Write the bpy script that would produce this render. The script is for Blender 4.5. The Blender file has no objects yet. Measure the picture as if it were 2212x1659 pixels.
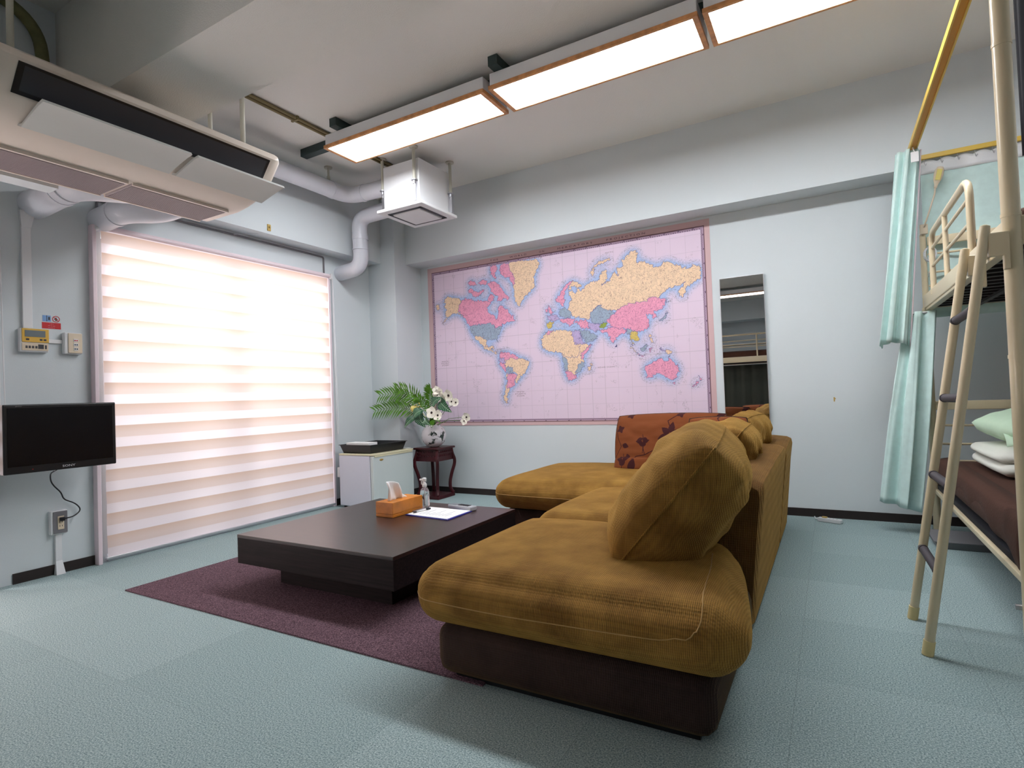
import bpy, bmesh, math, random
import numpy as np
from mathutils import Vector, Matrix, noise
from mathutils.bvhtree import BVHTree

S = bpy.context.scene
COL = S.collection
PI = math.pi
# ------------------------------------------------------------------ camera
yaw, pit, roll = -0.5179551, 0.02114101, -0.0366483
F = 1207.02
cy, sy, cp, sp = math.cos(yaw), math.sin(yaw), math.cos(pit), math.sin(pit)
fw = Vector((sy*cp, cy*cp, sp)); rt = Vector((cy, -sy, 0)); up = rt.cross(fw)
cr, sr = math.cos(roll), math.sin(roll)
r2 = cr*rt + sr*up; u2 = -sr*rt + cr*up
cd = bpy.data.cameras.new('camera'); cam = bpy.data.objects.new('camera', cd); COL.objects.link(cam)
cd.sensor_width = 36; cd.sensor_fit = 'HORIZONTAL'; cd.lens = F/2212*36; cd.clip_start = .02
m = Matrix.Identity(4)
for i in range(3):
    m[i][0] = r2[i]; m[i][1] = u2[i]; m[i][2] = -fw[i]
m[0][3], m[1][3], m[2][3] = 0, 0, .92
cam.matrix_world = m
S.camera = cam
# ------------------------------------------------------------------ light and exposure
S.view_settings.view_transform = 'Standard'; S.view_settings.look = 'None'
S.view_settings.gamma = 1; S.view_settings.use_curve_mapping = False
S.view_settings.exposure = .67
W = bpy.data.worlds.new('sky'); S.world = W; W.use_nodes = True
bg = W.node_tree.nodes['Background']
skt = W.node_tree.nodes.new('ShaderNodeTexSky'); skt.sky_type = 'PREETHAM'
W.node_tree.links.new(skt.outputs[0], bg.inputs[0]); bg.inputs[1].default_value = .12
def area(name, loc, rot, sx, sy_, power, col=(1,1,1), spread=PI):
    l = bpy.data.lights.new(name, 'AREA'); l.shape = 'RECTANGLE'; l.size = sx; l.size_y = sy_
    l.energy = power; l.color = col; l.spread = spread
    o = bpy.data.objects.new(name, l); COL.objects.link(o); o.location = loc; o.rotation_euler = rot
    return o
# daylight outside the two balcony windows (facing +X)
area('daylight', (-4.75, 2.75, 1.75), (0, -PI/2, 0), 1.3, 2.0, 48, (1, .985, 1))
area('daylight', (-4.95, 2.62, .95), (0, -PI/2, 0), 1.9, 2.3, 5, (1, .97, .95))
area('daylight', (-4.6, -.05, .55), (0, -PI/2, 0), .8, 1.3, 130, (1, .99, 1))
LAMP = 18          # strength of the ceiling light diffusers
# ------------------------------------------------------------------ materials
def lin(c):
    return tuple(((v/12.92) if v <= .04045 else ((v+.055)/1.055)**2.4) for v in c)
def rgb(r, g, b): return lin((r/255, g/255, b/255))
def mat(name, c, rough=.6, metal=0, bump=0, bscale=100, var=0, vscale=8, spec=.5, coat=0, sheen=0, emit=None, c2=None):
    m = bpy.data.materials.new(name); m.use_nodes = True
    nt = m.node_tree; b = nt.nodes['Principled BSDF']; L = nt.links
    b.inputs['Base Color'].default_value = (*c, 1); b.inputs['Roughness'].default_value = rough
    b.inputs['Metallic'].default_value = metal; b.inputs['Specular IOR Level'].default_value = spec
    b.inputs['Coat Weight'].default_value = coat; b.inputs['Sheen Weight'].default_value = sheen
    tc = nt.nodes.new('ShaderNodeTexCoord')
    if var:
        n = nt.nodes.new('ShaderNodeTexNoise'); n.inputs['Scale'].default_value = vscale; n.inputs['Detail'].default_value = 4
        L.new(tc.outputs['Object'], n.inputs['Vector'])
        r = nt.nodes.new('ShaderNodeValToRGB')
        a = c2 if c2 else tuple(v*(1-var) for v in c)
        r.color_ramp.elements[0].position = .35; r.color_ramp.elements[0].color = (*a, 1)
        r.color_ramp.elements[1].position = .65; r.color_ramp.elements[1].color = (*[min(1, v*(1+var*.4)) for v in c], 1)
        L.new(n.outputs['Fac'], r.inputs[0]); L.new(r.outputs[0], b.inputs['Base Color'])
    if bump:
        n = nt.nodes.new('ShaderNodeTexNoise'); n.inputs['Scale'].default_value = bscale
        L.new(tc.outputs['Object'], n.inputs['Vector'])
        bp = nt.nodes.new('ShaderNodeBump'); bp.inputs['Strength'].default_value = bump; bp.inputs['Distance'].default_value = .004
        L.new(n.outputs['Fac'], bp.inputs['Height']); L.new(bp.outputs[0], b.inputs['Normal'])
    if emit:
        b.inputs['Emission Color'].default_value = (*emit[0], 1); b.inputs['Emission Strength'].default_value = emit[1]
    return m
M = {}
M['wall'] = mat('wallpaper', rgb(210, 217, 220), .85, bump=.12, bscale=260)
M['ceil'] = mat('ceiling_wallpaper', rgb(232, 231, 226), .9, bump=.35, bscale=180)
M['base'] = mat('baseboard_vinyl', rgb(38, 28, 26), .5)
M['white'] = mat('white_plastic', rgb(225, 226, 228), .4)
M['pvc'] = mat('pvc_duct', rgb(216, 218, 226), .3)
M['cream'] = mat('cream_plastic', rgb(222, 205, 180), .45)
M['acbody'] = mat('aged_plastic', rgb(224, 212, 200), .42, spec=.4)
M['grille'] = mat('grille_plastic', rgb(176, 164, 166), .5)
M['black'] = mat('black_plastic', rgb(16, 16, 20), .35)
M['charcoal'] = mat('charcoal_plastic', rgb(52, 52, 58), .5)
M['steel'] = mat('steel', rgb(190, 190, 195), .3, metal=.9)
M['rodpaint'] = mat('painted_rod', rgb(198, 196, 182), .5)
M['dkgreen'] = mat('dark_green_rail', rgb(38, 56, 56), .5)
M['olive'] = mat('olive_tape', rgb(118, 116, 76), .8, var=.2, vscale=30)
M['conduit'] = mat('brown_conduit', rgb(132, 118, 82), .6)
M['woodframe'] = mat('orange_wood', rgb(214, 152, 96), .45, var=.25, vscale=25)
M['postcream'] = mat('cream_enamel', rgb(222, 206, 172), .35, coat=.3)
M['curtain'] = mat('mint_curtain', rgb(208, 233, 229), .85, var=.06, vscale=20)
M['rung'] = mat('rubber_grip', rgb(62, 56, 62), .6)
M['capyel'] = mat('rubber_cap', rgb(224, 204, 150), .6)
M['brass'] = mat('yellow_rail', rgb(222, 186, 80), .4)
M['raildark'] = mat('amber_rail', rgb(214, 150, 24), .45)
M['mattress'] = mat('brown_cloth', rgb(72, 40, 26), .9, bump=.3, bscale=80)
M['navy'] = mat('dark_navy_cloth', rgb(14, 14, 24), .9)
M['quilt'] = mat('white_quilt', rgb(226, 226, 216), .85, bump=.4, bscale=14)
M['pillowg'] = mat('pale_green_cloth', rgb(200, 226, 198), .85, bump=.3, bscale=18)
M['paper'] = mat('paper', rgb(240, 240, 240), .7)
M['fridge'] = mat('fridge_enamel', rgb(206, 216, 214), .35)
M['fridgeside'] = mat('fridge_side', rgb(212, 214, 226), .45)
M['fridgetop'] = mat('fridge_top_trim', rgb(214, 208, 176), .45)
M['gold'] = mat('gold_badge', rgb(196, 160, 80), .35, metal=.6)
M['rosewood'] = mat('rosewood', rgb(64, 14, 22), .38, spec=.3, coat=.12, var=.3, vscale=12)
M['seatdark'] = mat('table_side', rgb(40, 30, 30), .45, var=.2, vscale=20)
M['orangewood'] = mat('bamboo_box', rgb(206, 126, 40), .45, var=.22, vscale=14)
M['petal'] = mat('petal', rgb(244, 240, 226), .6)
M['petalc'] = mat('flower_centre', rgb(38, 20, 18), .7)
M['yel'] = mat('pompon', rgb(220, 204, 120), .8)
M['frond'] = mat('frond_green', rgb(84, 138, 22), .45, var=.4, vscale=22)
M['leafd'] = mat('dark_leaf', rgb(22, 84, 52), .4, var=.3, vscale=15)
M['vein'] = mat('leaf_vein', rgb(170, 205, 170), .5)
M['remote'] = mat('remote_grey', rgb(172, 174, 180), .45)
M['blue'] = mat('blue_board', rgb(40, 44, 150), .4)
M['ink'] = mat('pen_ink', rgb(20, 20, 26), .4)
M['red'] = mat('red_sticker', rgb(196, 16, 26), .5)
M['sky'] = mat('blue_sticker', rgb(120, 160, 210), .5)
M['thermo'] = mat('yellow_plastic', rgb(222, 176, 66), .45)
M['lcd'] = mat('lcd', rgb(104, 114, 118), .3)
M['greypl'] = mat('grey_plate', rgb(120, 118, 122), .5)
M['trimpink'] = mat('blind_side_trim', rgb(236, 218, 224), .5)
M['alum'] = mat('aluminium', rgb(205, 205, 210), .35, metal=.7)
M['mirror'] = mat('mirror_glass', (.82, .84, .84), .01, metal=1)
M['ink2'] = mat('print_ink', rgb(80, 50, 70), .7)
M['text'] = mat('white_print', rgb(220, 220, 225), .5)
M['rust'] = mat('rust_screw', rgb(190, 160, 90), .6)
M['screen'] = mat('tv_screen', rgb(6, 7, 14), .25, spec=.3)
M['bunkshade'] = mat('mirrored_bunk_shade', rgb(66, 70, 62), .9)  # dark colour of the sheet that stands for shade in the mirrored bunk
M['flap'] = mat('flap_plastic', rgb(196, 198, 194), .5)
M['stitch'] = mat('stitching', rgb(176, 140, 84), .8)
M['tissue'] = mat('tissue', rgb(246, 244, 244), .9)

def node_mat(name):
    m = bpy.data.materials.new(name); m.use_nodes = True
    return m, m.node_tree, m.node_tree.nodes, m.node_tree.links, m.node_tree.nodes['Principled BSDF']
# carpet: flecked tiles
def carpet(name, ca, cb, cc, tile=True):
    m, nt, N, L, b = node_mat(name)
    b.inputs['Roughness'].default_value = .95; b.inputs['Specular IOR Level'].default_value = .15
    tc = N.new('ShaderNodeTexCoord')
    n = N.new('ShaderNodeTexNoise'); n.inputs['Scale'].default_value = 230; n.inputs['Detail'].default_value = 3; n.inputs['Roughness'].default_value = .7
    L.new(tc.outputs['Object'], n.inputs['Vector'])
    r = N.new('ShaderNodeValToRGB'); e = r.color_ramp.elements
    e[0].position = .33; e[0].color = (*ca, 1); e[1].position = .68; e[1].color = (*cc, 1)
    k = e.new(.5); k.color = (*cb, 1)
    L.new(n.outputs['Fac'], r.inputs[0]); last = r.outputs[0]
    if tile:
        mp = N.new('ShaderNodeMapping'); mp.inputs['Location'].default_value = (.13, -.99, 0)
        L.new(tc.outputs['Object'], mp.inputs[0])
        br = N.new('ShaderNodeTexBrick'); br.offset = 0; br.inputs['Scale'].default_value = 1
        br.inputs['Brick Width'].default_value = .5; br.inputs['Row Height'].default_value = .5
        br.inputs['Mortar Size'].default_value = .0012; br.inputs['Mortar Smooth'].default_value = .6
        br.inputs['Color1'].default_value = (1, 1, 1, 1); br.inputs['Color2'].default_value = (.87, .89, .89, 1)
        br.inputs['Mortar'].default_value = (.72, .72, .72, 1)
        L.new(mp.outputs[0], br.inputs[0])
        mx = N.new('ShaderNodeMix'); mx.data_type = 'RGBA'; mx.blend_type = 'MULTIPLY'; mx.inputs[0].default_value = 1
        L.new(last, mx.inputs[6]); L.new(br.outputs[0], mx.inputs[7]); last = mx.outputs[2]
    L.new(last, b.inputs['Base Color'])
    bp = N.new('ShaderNodeBump'); bp.inputs['Strength'].default_value = .12; bp.inputs['Distance'].default_value = .002
    L.new(n.outputs['Fac'], bp.inputs['Height']); L.new(bp.outputs[0], b.inputs['Normal'])
    return m
M['carpet'] = carpet('green_carpet', rgb(92, 114, 118), rgb(152, 172, 173), rgb(204, 218, 216))
M['rug'] = carpet('plum_carpet', rgb(44, 30, 38), rgb(92, 70, 80), rgb(146, 116, 124), False)
# corduroy upholstery
def cord(name, c, d, sc=1, sh=.55):
    m, nt, N, L, b = node_mat(name)
    b.inputs['Roughness'].default_value = .85; b.inputs['Specular IOR Level'].default_value = .2
    b.inputs['Sheen Weight'].default_value = sh; b.inputs['Sheen Roughness'].default_value = .35; b.inputs['Sheen Tint'].default_value = (*rgb(255, 205, 110), 1)
    tc = N.new('ShaderNodeTexCoord')
    w = N.new('ShaderNodeTexWave'); w.wave_type = 'BANDS'; w.bands_direction = 'X'; w.inputs['Scale'].default_value = 62*sc; w.inputs['Distortion'].default_value = 1.2; w.inputs['Detail'].default_value = 2; w.inputs['Detail Scale'].default_value = 1.5
    L.new(tc.outputs['Object'], w.inputs['Vector'])
    w2 = N.new('ShaderNodeTexWave'); w2.wave_type = 'BANDS'; w2.bands_direction = 'Y'; w2.inputs['Scale'].default_value = 45*sc; w2.inputs['Distortion'].default_value = 1.5
    L.new(tc.outputs['Object'], w2.inputs['Vector'])
    w3 = N.new('ShaderNodeTexWave'); w3.wave_type = 'BANDS'; w3.bands_direction = 'Z'; w3.inputs['Scale'].default_value = 45*sc; w3.inputs['Distortion'].default_value = 1.5
    L.new(tc.outputs['Object'], w3.inputs['Vector'])
    a1 = N.new('ShaderNodeMath'); a1.operation = 'MULTIPLY_ADD'; a1.inputs[1].default_value = .45
    L.new(w2.outputs['Fac'], a1.inputs[0]); L.new(w.outputs['Fac'], a1.inputs[2])
    a2 = N.new('ShaderNodeMath'); a2.operation = 'MULTIPLY_ADD'; a2.inputs[1].default_value = .25
    L.new(w3.outputs['Fac'], a2.inputs[0]); L.new(a1.outputs[0], a2.inputs[2])
    n = N.new('ShaderNodeTexNoise'); n.inputs['Scale'].default_value = 9; n.inputs['Detail'].default_value = 5
    L.new(tc.outputs['Object'], n.inputs['Vector'])
    r = N.new('ShaderNodeValToRGB'); r.color_ramp.elements[0].position = .32; r.color_ramp.elements[0].color = (*d, 1)
    r.color_ramp.elements[1].position = .68; r.color_ramp.elements[1].color = (*c, 1)
    L.new(n.outputs['Fac'], r.inputs[0])
    mr = N.new('ShaderNodeMapRange'); mr.inputs['From Max'].default_value = 1.7; mr.inputs['To Min'].default_value = .62; mr.inputs['To Max'].default_value = 1.2
    L.new(a2.outputs[0], mr.inputs[0])
    mx = N.new('ShaderNodeVectorMath'); mx.operation = 'MULTIPLY'
    L.new(r.outputs[0], mx.inputs[0]); L.new(mr.outputs[0], mx.inputs[1]); L.new(mx.outputs[0], b.inputs['Base Color'])
    bp = N.new('ShaderNodeBump'); bp.inputs['Strength'].default_value = .45; bp.inputs['Distance'].default_value = .003
    L.new(a2.outputs[0], bp.inputs['Height']); L.new(bp.outputs[0], b.inputs['Normal'])
    return m
M['cord'] = cord('tan_corduroy', rgb(160, 120, 56), rgb(122, 86, 34))
M['cordbase'] = cord('brown_corduroy', rgb(62, 46, 40), rgb(48, 34, 30), 1, .15)
# wood with grain along X, semi gloss (table)
def grain(name, c, d, rough, axis=(1.5, 30, 30), coat=.25):
    m, nt, N, L, b = node_mat(name)
    tc = N.new('ShaderNodeTexCoord'); mp = N.new('ShaderNodeMapping'); mp.inputs['Scale'].default_value = axis
    L.new(tc.outputs['Object'], mp.inputs[0])
    n = N.new('ShaderNodeTexNoise'); n.inputs['Scale'].default_value = 4; n.inputs['Detail'].default_value = 6
    L.new(mp.outputs[0], n.inputs['Vector'])
    r = N.new('ShaderNodeValToRGB'); r.color_ramp.elements[0].position = .3; r.color_ramp.elements[0].color = (*d, 1)
    r.color_ramp.elements[1].position = .7; r.color_ramp.elements[1].color = (*c, 1)
    L.new(n.outputs['Fac'], r.inputs[0]); L.new(r.outputs[0], b.inputs['Base Color'])
    b.inputs['Roughness'].default_value = rough; b.inputs['Coat Weight'].default_value = coat; b.inputs['Coat Roughness'].default_value = .3; b.inputs['Specular IOR Level'].default_value = .5 if coat else .12
    return m
M['tabletop'] = grain('dark_walnut', rgb(56, 36, 32), rgb(38, 24, 22), .30)
M['tableside'] = grain('dark_walnut_side', rgb(40, 32, 32), rgb(25, 19, 20), .5, coat=0)
# zebra blind fabric: alternating sheer and opaque bands, both let daylight through
def blind_mat():
    m, nt, N, L, b = node_mat('zebra_blind_fabric'); N.remove(b); out = N['Material Output']
    tc = N.new('ShaderNodeTexCoord'); sx = N.new('ShaderNodeSeparateXYZ'); L.new(tc.outputs['Object'], sx.inputs[0])
    md = N.new('ShaderNodeMath'); md.operation = 'FRACT'
    ml = N.new('ShaderNodeMath'); ml.operation = 'MULTIPLY_ADD'; ml.inputs[1].default_value = 1/.133; ml.inputs[2].default_value = .323
    L.new(sx.outputs[2], ml.inputs[0]); L.new(ml.outputs[0], md.inputs[0])
    r = N.new('ShaderNodeValToRGB'); e = r.color_ramp.elements
    e[0].position = 0; e[0].color = (.40, .40, .40, 1); e[1].position = .545; e[1].color = (1, 1, 1, 1)
    a = e.new(.20); a.color = (.34, .34, .34, 1); a = e.new(.525); a.color = (0, 0, 0, 1); a = e.new(.975); a.color = (.85, .85, .85, 1); a = e.new(.995); a.color = (.40, .40, .40, 1)
    L.new(md.outputs[0], r.inputs[0])
    mx = N.new('ShaderNodeMix'); mx.data_type = 'RGBA'; mx.inputs[6].default_value = (*rgb(226, 198, 180), 1); mx.inputs[7].default_value = (*rgb(242, 232, 234), 1)
    L.new(r.outputs[0], mx.inputs[0])
    n = N.new('ShaderNodeTexNoise'); n.inputs['Scale'].default_value = 160
    L.new(tc.outputs['Object'], n.inputs['Vector'])
    df = N.new('ShaderNodeBsdfDiffuse'); tr = N.new('ShaderNodeBsdfTranslucent'); L.new(mx.outputs[2], df.inputs[0]); L.new(mx.outputs[2], tr.inputs[0])
    ms = N.new('ShaderNodeMixShader'); mr = N.new('ShaderNodeMapRange'); mr.inputs['To Min'].default_value = .34; mr.inputs['To Max'].default_value = .56
    L.new(r.outputs[0], mr.inputs[0]); L.new(mr.outputs[0], ms.inputs[0]); L.new(df.outputs[0], ms.inputs[1]); L.new(tr.outputs[0], ms.inputs[2])
    L.new(ms.outputs[0], out.inputs[0])
    return m
M['blind'] = blind_mat()
def glass_mat(name, c, tr=.9):
    m, nt, N, L, b = node_mat(name); N.remove(b); out = N['Material Output']
    t = N.new('ShaderNodeBsdfTransparent'); t.inputs[0].default_value = (*c, 1); g = N.new('ShaderNodeBsdfGlossy'); g.inputs['Roughness'].default_value = .03
    ms = N.new('ShaderNodeMixShader'); ms.inputs[0].default_value = 1-tr
    L.new(t.outputs[0], ms.inputs[1]); L.new(g.outputs[0], ms.inputs[2]); L.new(ms.outputs[0], out.inputs[0])
    return m
M['glass'] = glass_mat('window_glass', (1, 1, 1), .93)
def clear_mat():
    m, nt, N, L, b = node_mat('clear_plastic')
    b.inputs['Transmission Weight'].default_value = .93; b.inputs['Roughness'].default_value = .05; b.inputs['IOR'].default_value = 1.3
    b.inputs['Base Color'].default_value = (.95, .96, .97, 1)
    return m
M['clear'] = clear_mat()
def emis(k=1):
    m, nt, N, L, b = node_mat('lit_diffuser')
    b.inputs['Base Color'].default_value = (.8, .8, .8, 1); b.inputs['Emission Color'].default_value = (.93, .96, 1, 1); b.inputs['Emission Strength'].default_value = LAMP*k
    return m
M['lit'] = emis(); M['litdim'] = emis(.35)
def vcol(name, rough=.7, bump=0):
    m, nt, N, L, b = node_mat(name); a = N.new('ShaderNodeVertexColor'); a.layer_name = 'Print'
    L.new(a.outputs[0], b.inputs['Base Color']); b.inputs['Roughness'].default_value = rough; b.inputs['Specular IOR Level'].default_value = .25
    if bump:
        tc = N.new('ShaderNodeTexCoord'); n = N.new('ShaderNodeTexNoise'); n.inputs['Scale'].default_value = 300
        L.new(tc.outputs['Object'], n.inputs['Vector']); bp = N.new('ShaderNodeBump'); bp.inputs['Strength'].default_value = bump; bp.inputs['Distance'].default_value = .002
        L.new(n.outputs['Fac'], bp.inputs['Height']); L.new(bp.outputs[0], b.inputs['Normal'])
    return m
M['print'] = vcol('printed_map', .6); M['floral'] = vcol('floral_cloth', .9, .4)
def vase_mat():
    m, nt, N, L, b = node_mat('painted_porcelain'); tc = N.new('ShaderNodeTexCoord')
    n = N.new('ShaderNodeTexNoise'); n.inputs['Scale'].default_value = 13; n.inputs['Detail'].default_value = 5; n.inputs['Roughness'].default_value = .65
    L.new(tc.outputs['Object'], n.inputs['Vector']); r = N.new('ShaderNodeValToRGB'); e = r.color_ramp.elements
    e[0].position = .40; e[0].color = (*rgb(50, 62, 58), 1); e[1].position = .45; e[1].color = (*rgb(240, 236, 240), 1)
    L.new(n.outputs['Fac'], r.inputs[0]); L.new(r.outputs[0], b.inputs['Base Color']); b.inputs['Roughness'].default_value = .2
    return m
M['vase'] = vase_mat()

# ------------------------------------------------------------------ builders
def link(name, verts, faces, m=None, parent=None, smooth=False, mats=None, midx=None):
    me = bpy.data.meshes.new(name); me.from_pydata([tuple(v) for v in verts], [], faces)
    if mats:
        for k in mats: me.materials.append(M[k])
        if midx is not None: me.polygons.foreach_set('material_index', midx)
    elif m: me.materials.append(M[m])
    if smooth: me.polygons.foreach_set('use_smooth', [True]*len(me.polygons))
    me.update()
    o = bpy.data.objects.new(name, me); COL.objects.link(o)
    if parent:
        o.parent = parent
    return o
class G:
    """collects geometry of ONE mesh"""
    def __init__(s): s.v = []; s.f = []; s.mi = []; s.cur = 0
    def add(s, vs, fs):
        n = len(s.v); s.v += [Vector(v) for v in vs]; s.f += [tuple(i+n for i in f) for f in fs]; s.mi += [s.cur]*len(fs); return s
    def box(s, x0, x1, y0, y1, z0, z1, b=0):
        if b <= 0:
            vs = [(x, y, z) for x in (x0, x1) for y in (y0, y1) for z in (z0, z1)]
            return s.add(vs, [(0, 1, 3, 2), (4, 6, 7, 5), (0, 4, 5, 1), (2, 3, 7, 6), (0, 2, 6, 4), (1, 5, 7, 3)])
        bm = bmesh.new(); bmesh.ops.create_cube(bm, size=1)
        for v in bm.verts: v.co = Vector(((x0+x1)/2+v.co.x*(x1-x0), (y0+y1)/2+v.co.y*(y1-y0), (z0+z1)/2+v.co.z*(z1-z0)))
        bmesh.ops.bevel(bm, geom=list(bm.edges), offset=b, segments=3, profile=.5, affect='EDGES')
        bm.verts.index_update()
        s.add([v.co.copy() for v in bm.verts], [[v.index for v in f.verts] for f in bm.faces]); bm.free(); return s
    def tube(s, pts, r, n=12, cap=True):
        pts = [Vector(p) for p in pts]; k = len(pts); rs = r if isinstance(r, (list, tuple)) else [r]*k
        T = []
        for i in range(k):
            a = pts[min(i+1, k-1)]-pts[max(i-1, 0)]; T.append(a.normalized())
        u = T[0].orthogonal().normalized(); vs = []; base = len(s.v)
        for i in range(k):
            u = (u-T[i]*u.dot(T[i])).normalized(); w = T[i].cross(u)
            for j in range(n):
                a = 2*PI*j/n; vs.append(pts[i]+(u*math.cos(a)+w*math.sin(a))*rs[i])
        fs = [(i*n+j, i*n+(j+1) % n, (i+1)*n+(j+1) % n, (i+1)*n+j) for i in range(k-1) for j in range(n)]
        if cap: fs += [tuple(range(n-1, -1, -1)), tuple((k-1)*n+j for j in range(n))]
        return s.add(vs, fs)
    def lathe(s, prof, c=(0, 0, 0), n=28):
        k = len(prof); vs = [(c[0]+r*math.cos(2*PI*j/n), c[1]+r*math.sin(2*PI*j/n), c[2]+z) for r, z in prof for j in range(n)]
        fs = [(i*n+j, i*n+(j+1) % n, (i+1)*n+(j+1) % n, (i+1)*n+j) for i in range(k-1) for j in range(n)]
        fs += [tuple(range(n-1, -1, -1)), tuple((k-1)*n+j for j in range(n))]
        return s.add(vs, fs)
    def prism_y(s, prof, y0, y1):
        k = len(prof); vs = [(x, y0, z) for x, z in prof]+[(x, y1, z) for x, z in prof]
        fs = [(i, (i+1) % k, (i+1) % k+k, i+k) for i in range(k)]+[tuple(range(k-1, -1, -1)), tuple(range(k, 2*k))]
        return s.add(vs, fs)
    def cyl(s, c, r, h, n=20): return s.lathe([(r, 0), (r, h)], c, n)
    def xf(s, mt, start=0):
        for i in range(start, len(s.v)): s.v[i] = mt @ s.v[i]
        return s
    def out(s, name, m=None, parent=None, smooth=False, mats=None):
        return link(name, s.v, s.f, m, parent, smooth, mats, s.mi if mats else None)
def smooth_by_angle(o, deg=40):
    me = o.data; bm = bmesh.new(); bm.from_mesh(me)
    for f in bm.faces: f.smooth = True
    for e in bm.edges:
        if len(e.link_faces) == 2 and e.calc_face_angle(0) > math.radians(deg): e.smooth = False
    bmesh.ops.recalc_face_normals(bm, faces=bm.faces)
    bm.to_mesh(me); bm.free(); return o
def bez(pts, n=8, r=.0):
    """polyline with rounded corners of radius r"""
    pts = [Vector(p) for p in pts]; out = [pts[0]]
    for i in range(1, len(pts)-1):
        a = (pts[i-1]-pts[i]); b = (pts[i+1]-pts[i]); d = min(r, a.length*.49, b.length*.49)
        p = pts[i]+a.normalized()*d; q = pts[i]+b.normalized()*d
        for k in range(n+1):
            t = k/n; out.append(p*(1-t)**2+pts[i]*2*t*(1-t)+q*t*t)
    out.append(pts[-1]); return out
def thing(name, label, cat, group=None):
    o = bpy.data.objects.new(name, None); COL.objects.link(o); o.empty_display_size = .1
    return tag(o, label, cat, group)
def tag(o, label, cat, group=None, kind=None):
    o['label'] = label; o['category'] = cat
    if group: o['group'] = group
    if kind: o['kind'] = kind
    return o
def struct(o): o['kind'] = 'structure'; return o
def rebase(o, p):
    """move the Empty to the base of its thing while the children stay put"""
    p = Vector(p); o.location = p
    for c in o.children: c.location = c.location-p
def softbox(x0, x1, y0, y1, z0, z1, r, puff=.0, n=22, sag=0, seed=0):
    """upholstered block: rounded box, domed top"""
    vs = []; fs = []; idx = {}
    cx, cyy, cz = (x0+x1)/2, (y0+y1)/2, (z0+z1)/2; hx, hy, hz = (x1-x0)/2, (y1-y0)/2, (z1-z0)/2
    m = max(6, n//3)
    def pt(i, j, k, a, b, c): return idx[(i, j, k)]
    def get(p):
        key = tuple(round(c, 5) for c in p)
        if key in idx: return idx[key]
        q = Vector((p[0]*hx, p[1]*hy, p[2]*hz)); inn = Vector((max(-hx+r, min(hx-r, q.x)), max(-hy+r, min(hy-r, q.y)), max(-hz+r, min(hz-r, q.z))))
        d = q-inn
        if d.length > 1e-9: q = inn+d.normalized()*min(r, max(abs(d.x), abs(d.y), abs(d.z)) if d.length > 0 else 0)
        u, v = p[0], p[1]
        dome = (1-u**4)*(1-v**4)
        wob = noise.noise(Vector((q.x*3+seed, q.y*3, q.z*4)))*.012
        if p[2] > 0: q.z += puff*dome*max(0, p[2])+wob*.7*dome
        side = (1-p[2]**2)
        q.x += .018*side*(1-v**4)*(1 if u > .99 else -1 if u < -.99 else 0); q.y += .018*side*(1-u**4)*(1 if v > .99 else -1 if v < -.99 else 0)
        idx[key] = len(vs); vs.append((cx+q.x, cyy+q.y, cz+q.z)); return idx[key]
    def lin_(k): return [math.sin(PI/2*(-1+2*i/k))*.35+(-1+2*i/k)*.65 for i in range(k+1)]
    A = lin_(n); B = lin_(n); Cc = lin_(m)
    for s in (-1, 1):
        for i in range(n):
            for j in range(n):
                q = [get((A[i], B[j], s)), get((A[i+1], B[j], s)), get((A[i+1], B[j+1], s)), get((A[i], B[j+1], s))]
                fs.append(q if s > 0 else q[::-1])
        for i in range(n):
            for k in range(m):
                q = [get((s, A[i], Cc[k])), get((s, A[i+1], Cc[k])), get((s, A[i+1], Cc[k+1])), get((s, A[i], Cc[k+1]))]
                fs.append(q if s > 0 else q[::-1])
                q = [get((A[i], s, Cc[k])), get((A[i+1], s, Cc[k])), get((A[i+1], s, Cc[k+1])), get((A[i], s, Cc[k+1]))]
                fs.append(q if s < 0 else q[::-1])
    return vs, fs
def pillow(w, h, t, n=40, ear=.06, wr=.012, seed=0, pw=2.6, edge=.0, ex=.55, rc=1):
    """w along X, h along Y, thickness along Z, centre at the origin"""
    vs = []; fs = []; pr = []
    for s in (1, -1):
        for i in range(n+1):
            for j in range(n+1):
                u = -1+2*i/n; v = -1+2*j/n
                k = max(0, (1-abs(u)**pw))**ex*max(0, (1-abs(v)**pw))**ex
                pinch = 1-ear*(1-abs(v)**2) if abs(u) > 0 else 1
                cr_ = 1-.11*(u*v)**2*rc; x = u*w/2*(1-ear*(1-v*v)*abs(u)**3)*cr_; y = v*h/2*(1-ear*(1-u*u)*abs(v)**3)*cr_
                z = s*(t/2*k+edge)
                f = noise.noise(Vector((u*2.2+seed, v*2.2, s*3)))+.5*noise.noise(Vector((u*5+seed, v*5, s*3)))
                z += s*wr*f*min(1, k*2.5)
                fold = math.sin((abs(u)*9+v*3+seed)+3*noise.noise(Vector((u*2, v*2, seed))))
                z += s*wr*.5*fold*k*(abs(u)**2+abs(v)**2)*.6
                vs.append(Vector((x, y, z))); pr.append((u, v, s))
    N1 = (n+1)*(n+1)
    def id_(s, i, j):
        return (0 if s > 0 or i in (0, n) or j in (0, n) else N1)+i*(n+1)+j if edge == 0 else (0 if s > 0 else N1)+i*(n+1)+j
    for i in range(n):
        for j in range(n):
            fs.append((id_(1, i, j), id_(1, i+1, j), id_(1, i+1, j+1), id_(1, i, j+1)))
            fs.append((id_(-1, i, j), id_(-1, i, j+1), id_(-1, i+1, j+1), id_(-1, i+1, j)))
    # drop unused verts
    used = sorted({k for f in fs for k in f}); mp = {k: q for q, k in enumerate(used)}
    return [vs[k] for k in used], [tuple(mp[k] for k in f) for f in fs], [pr[k] for k in used]
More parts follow.
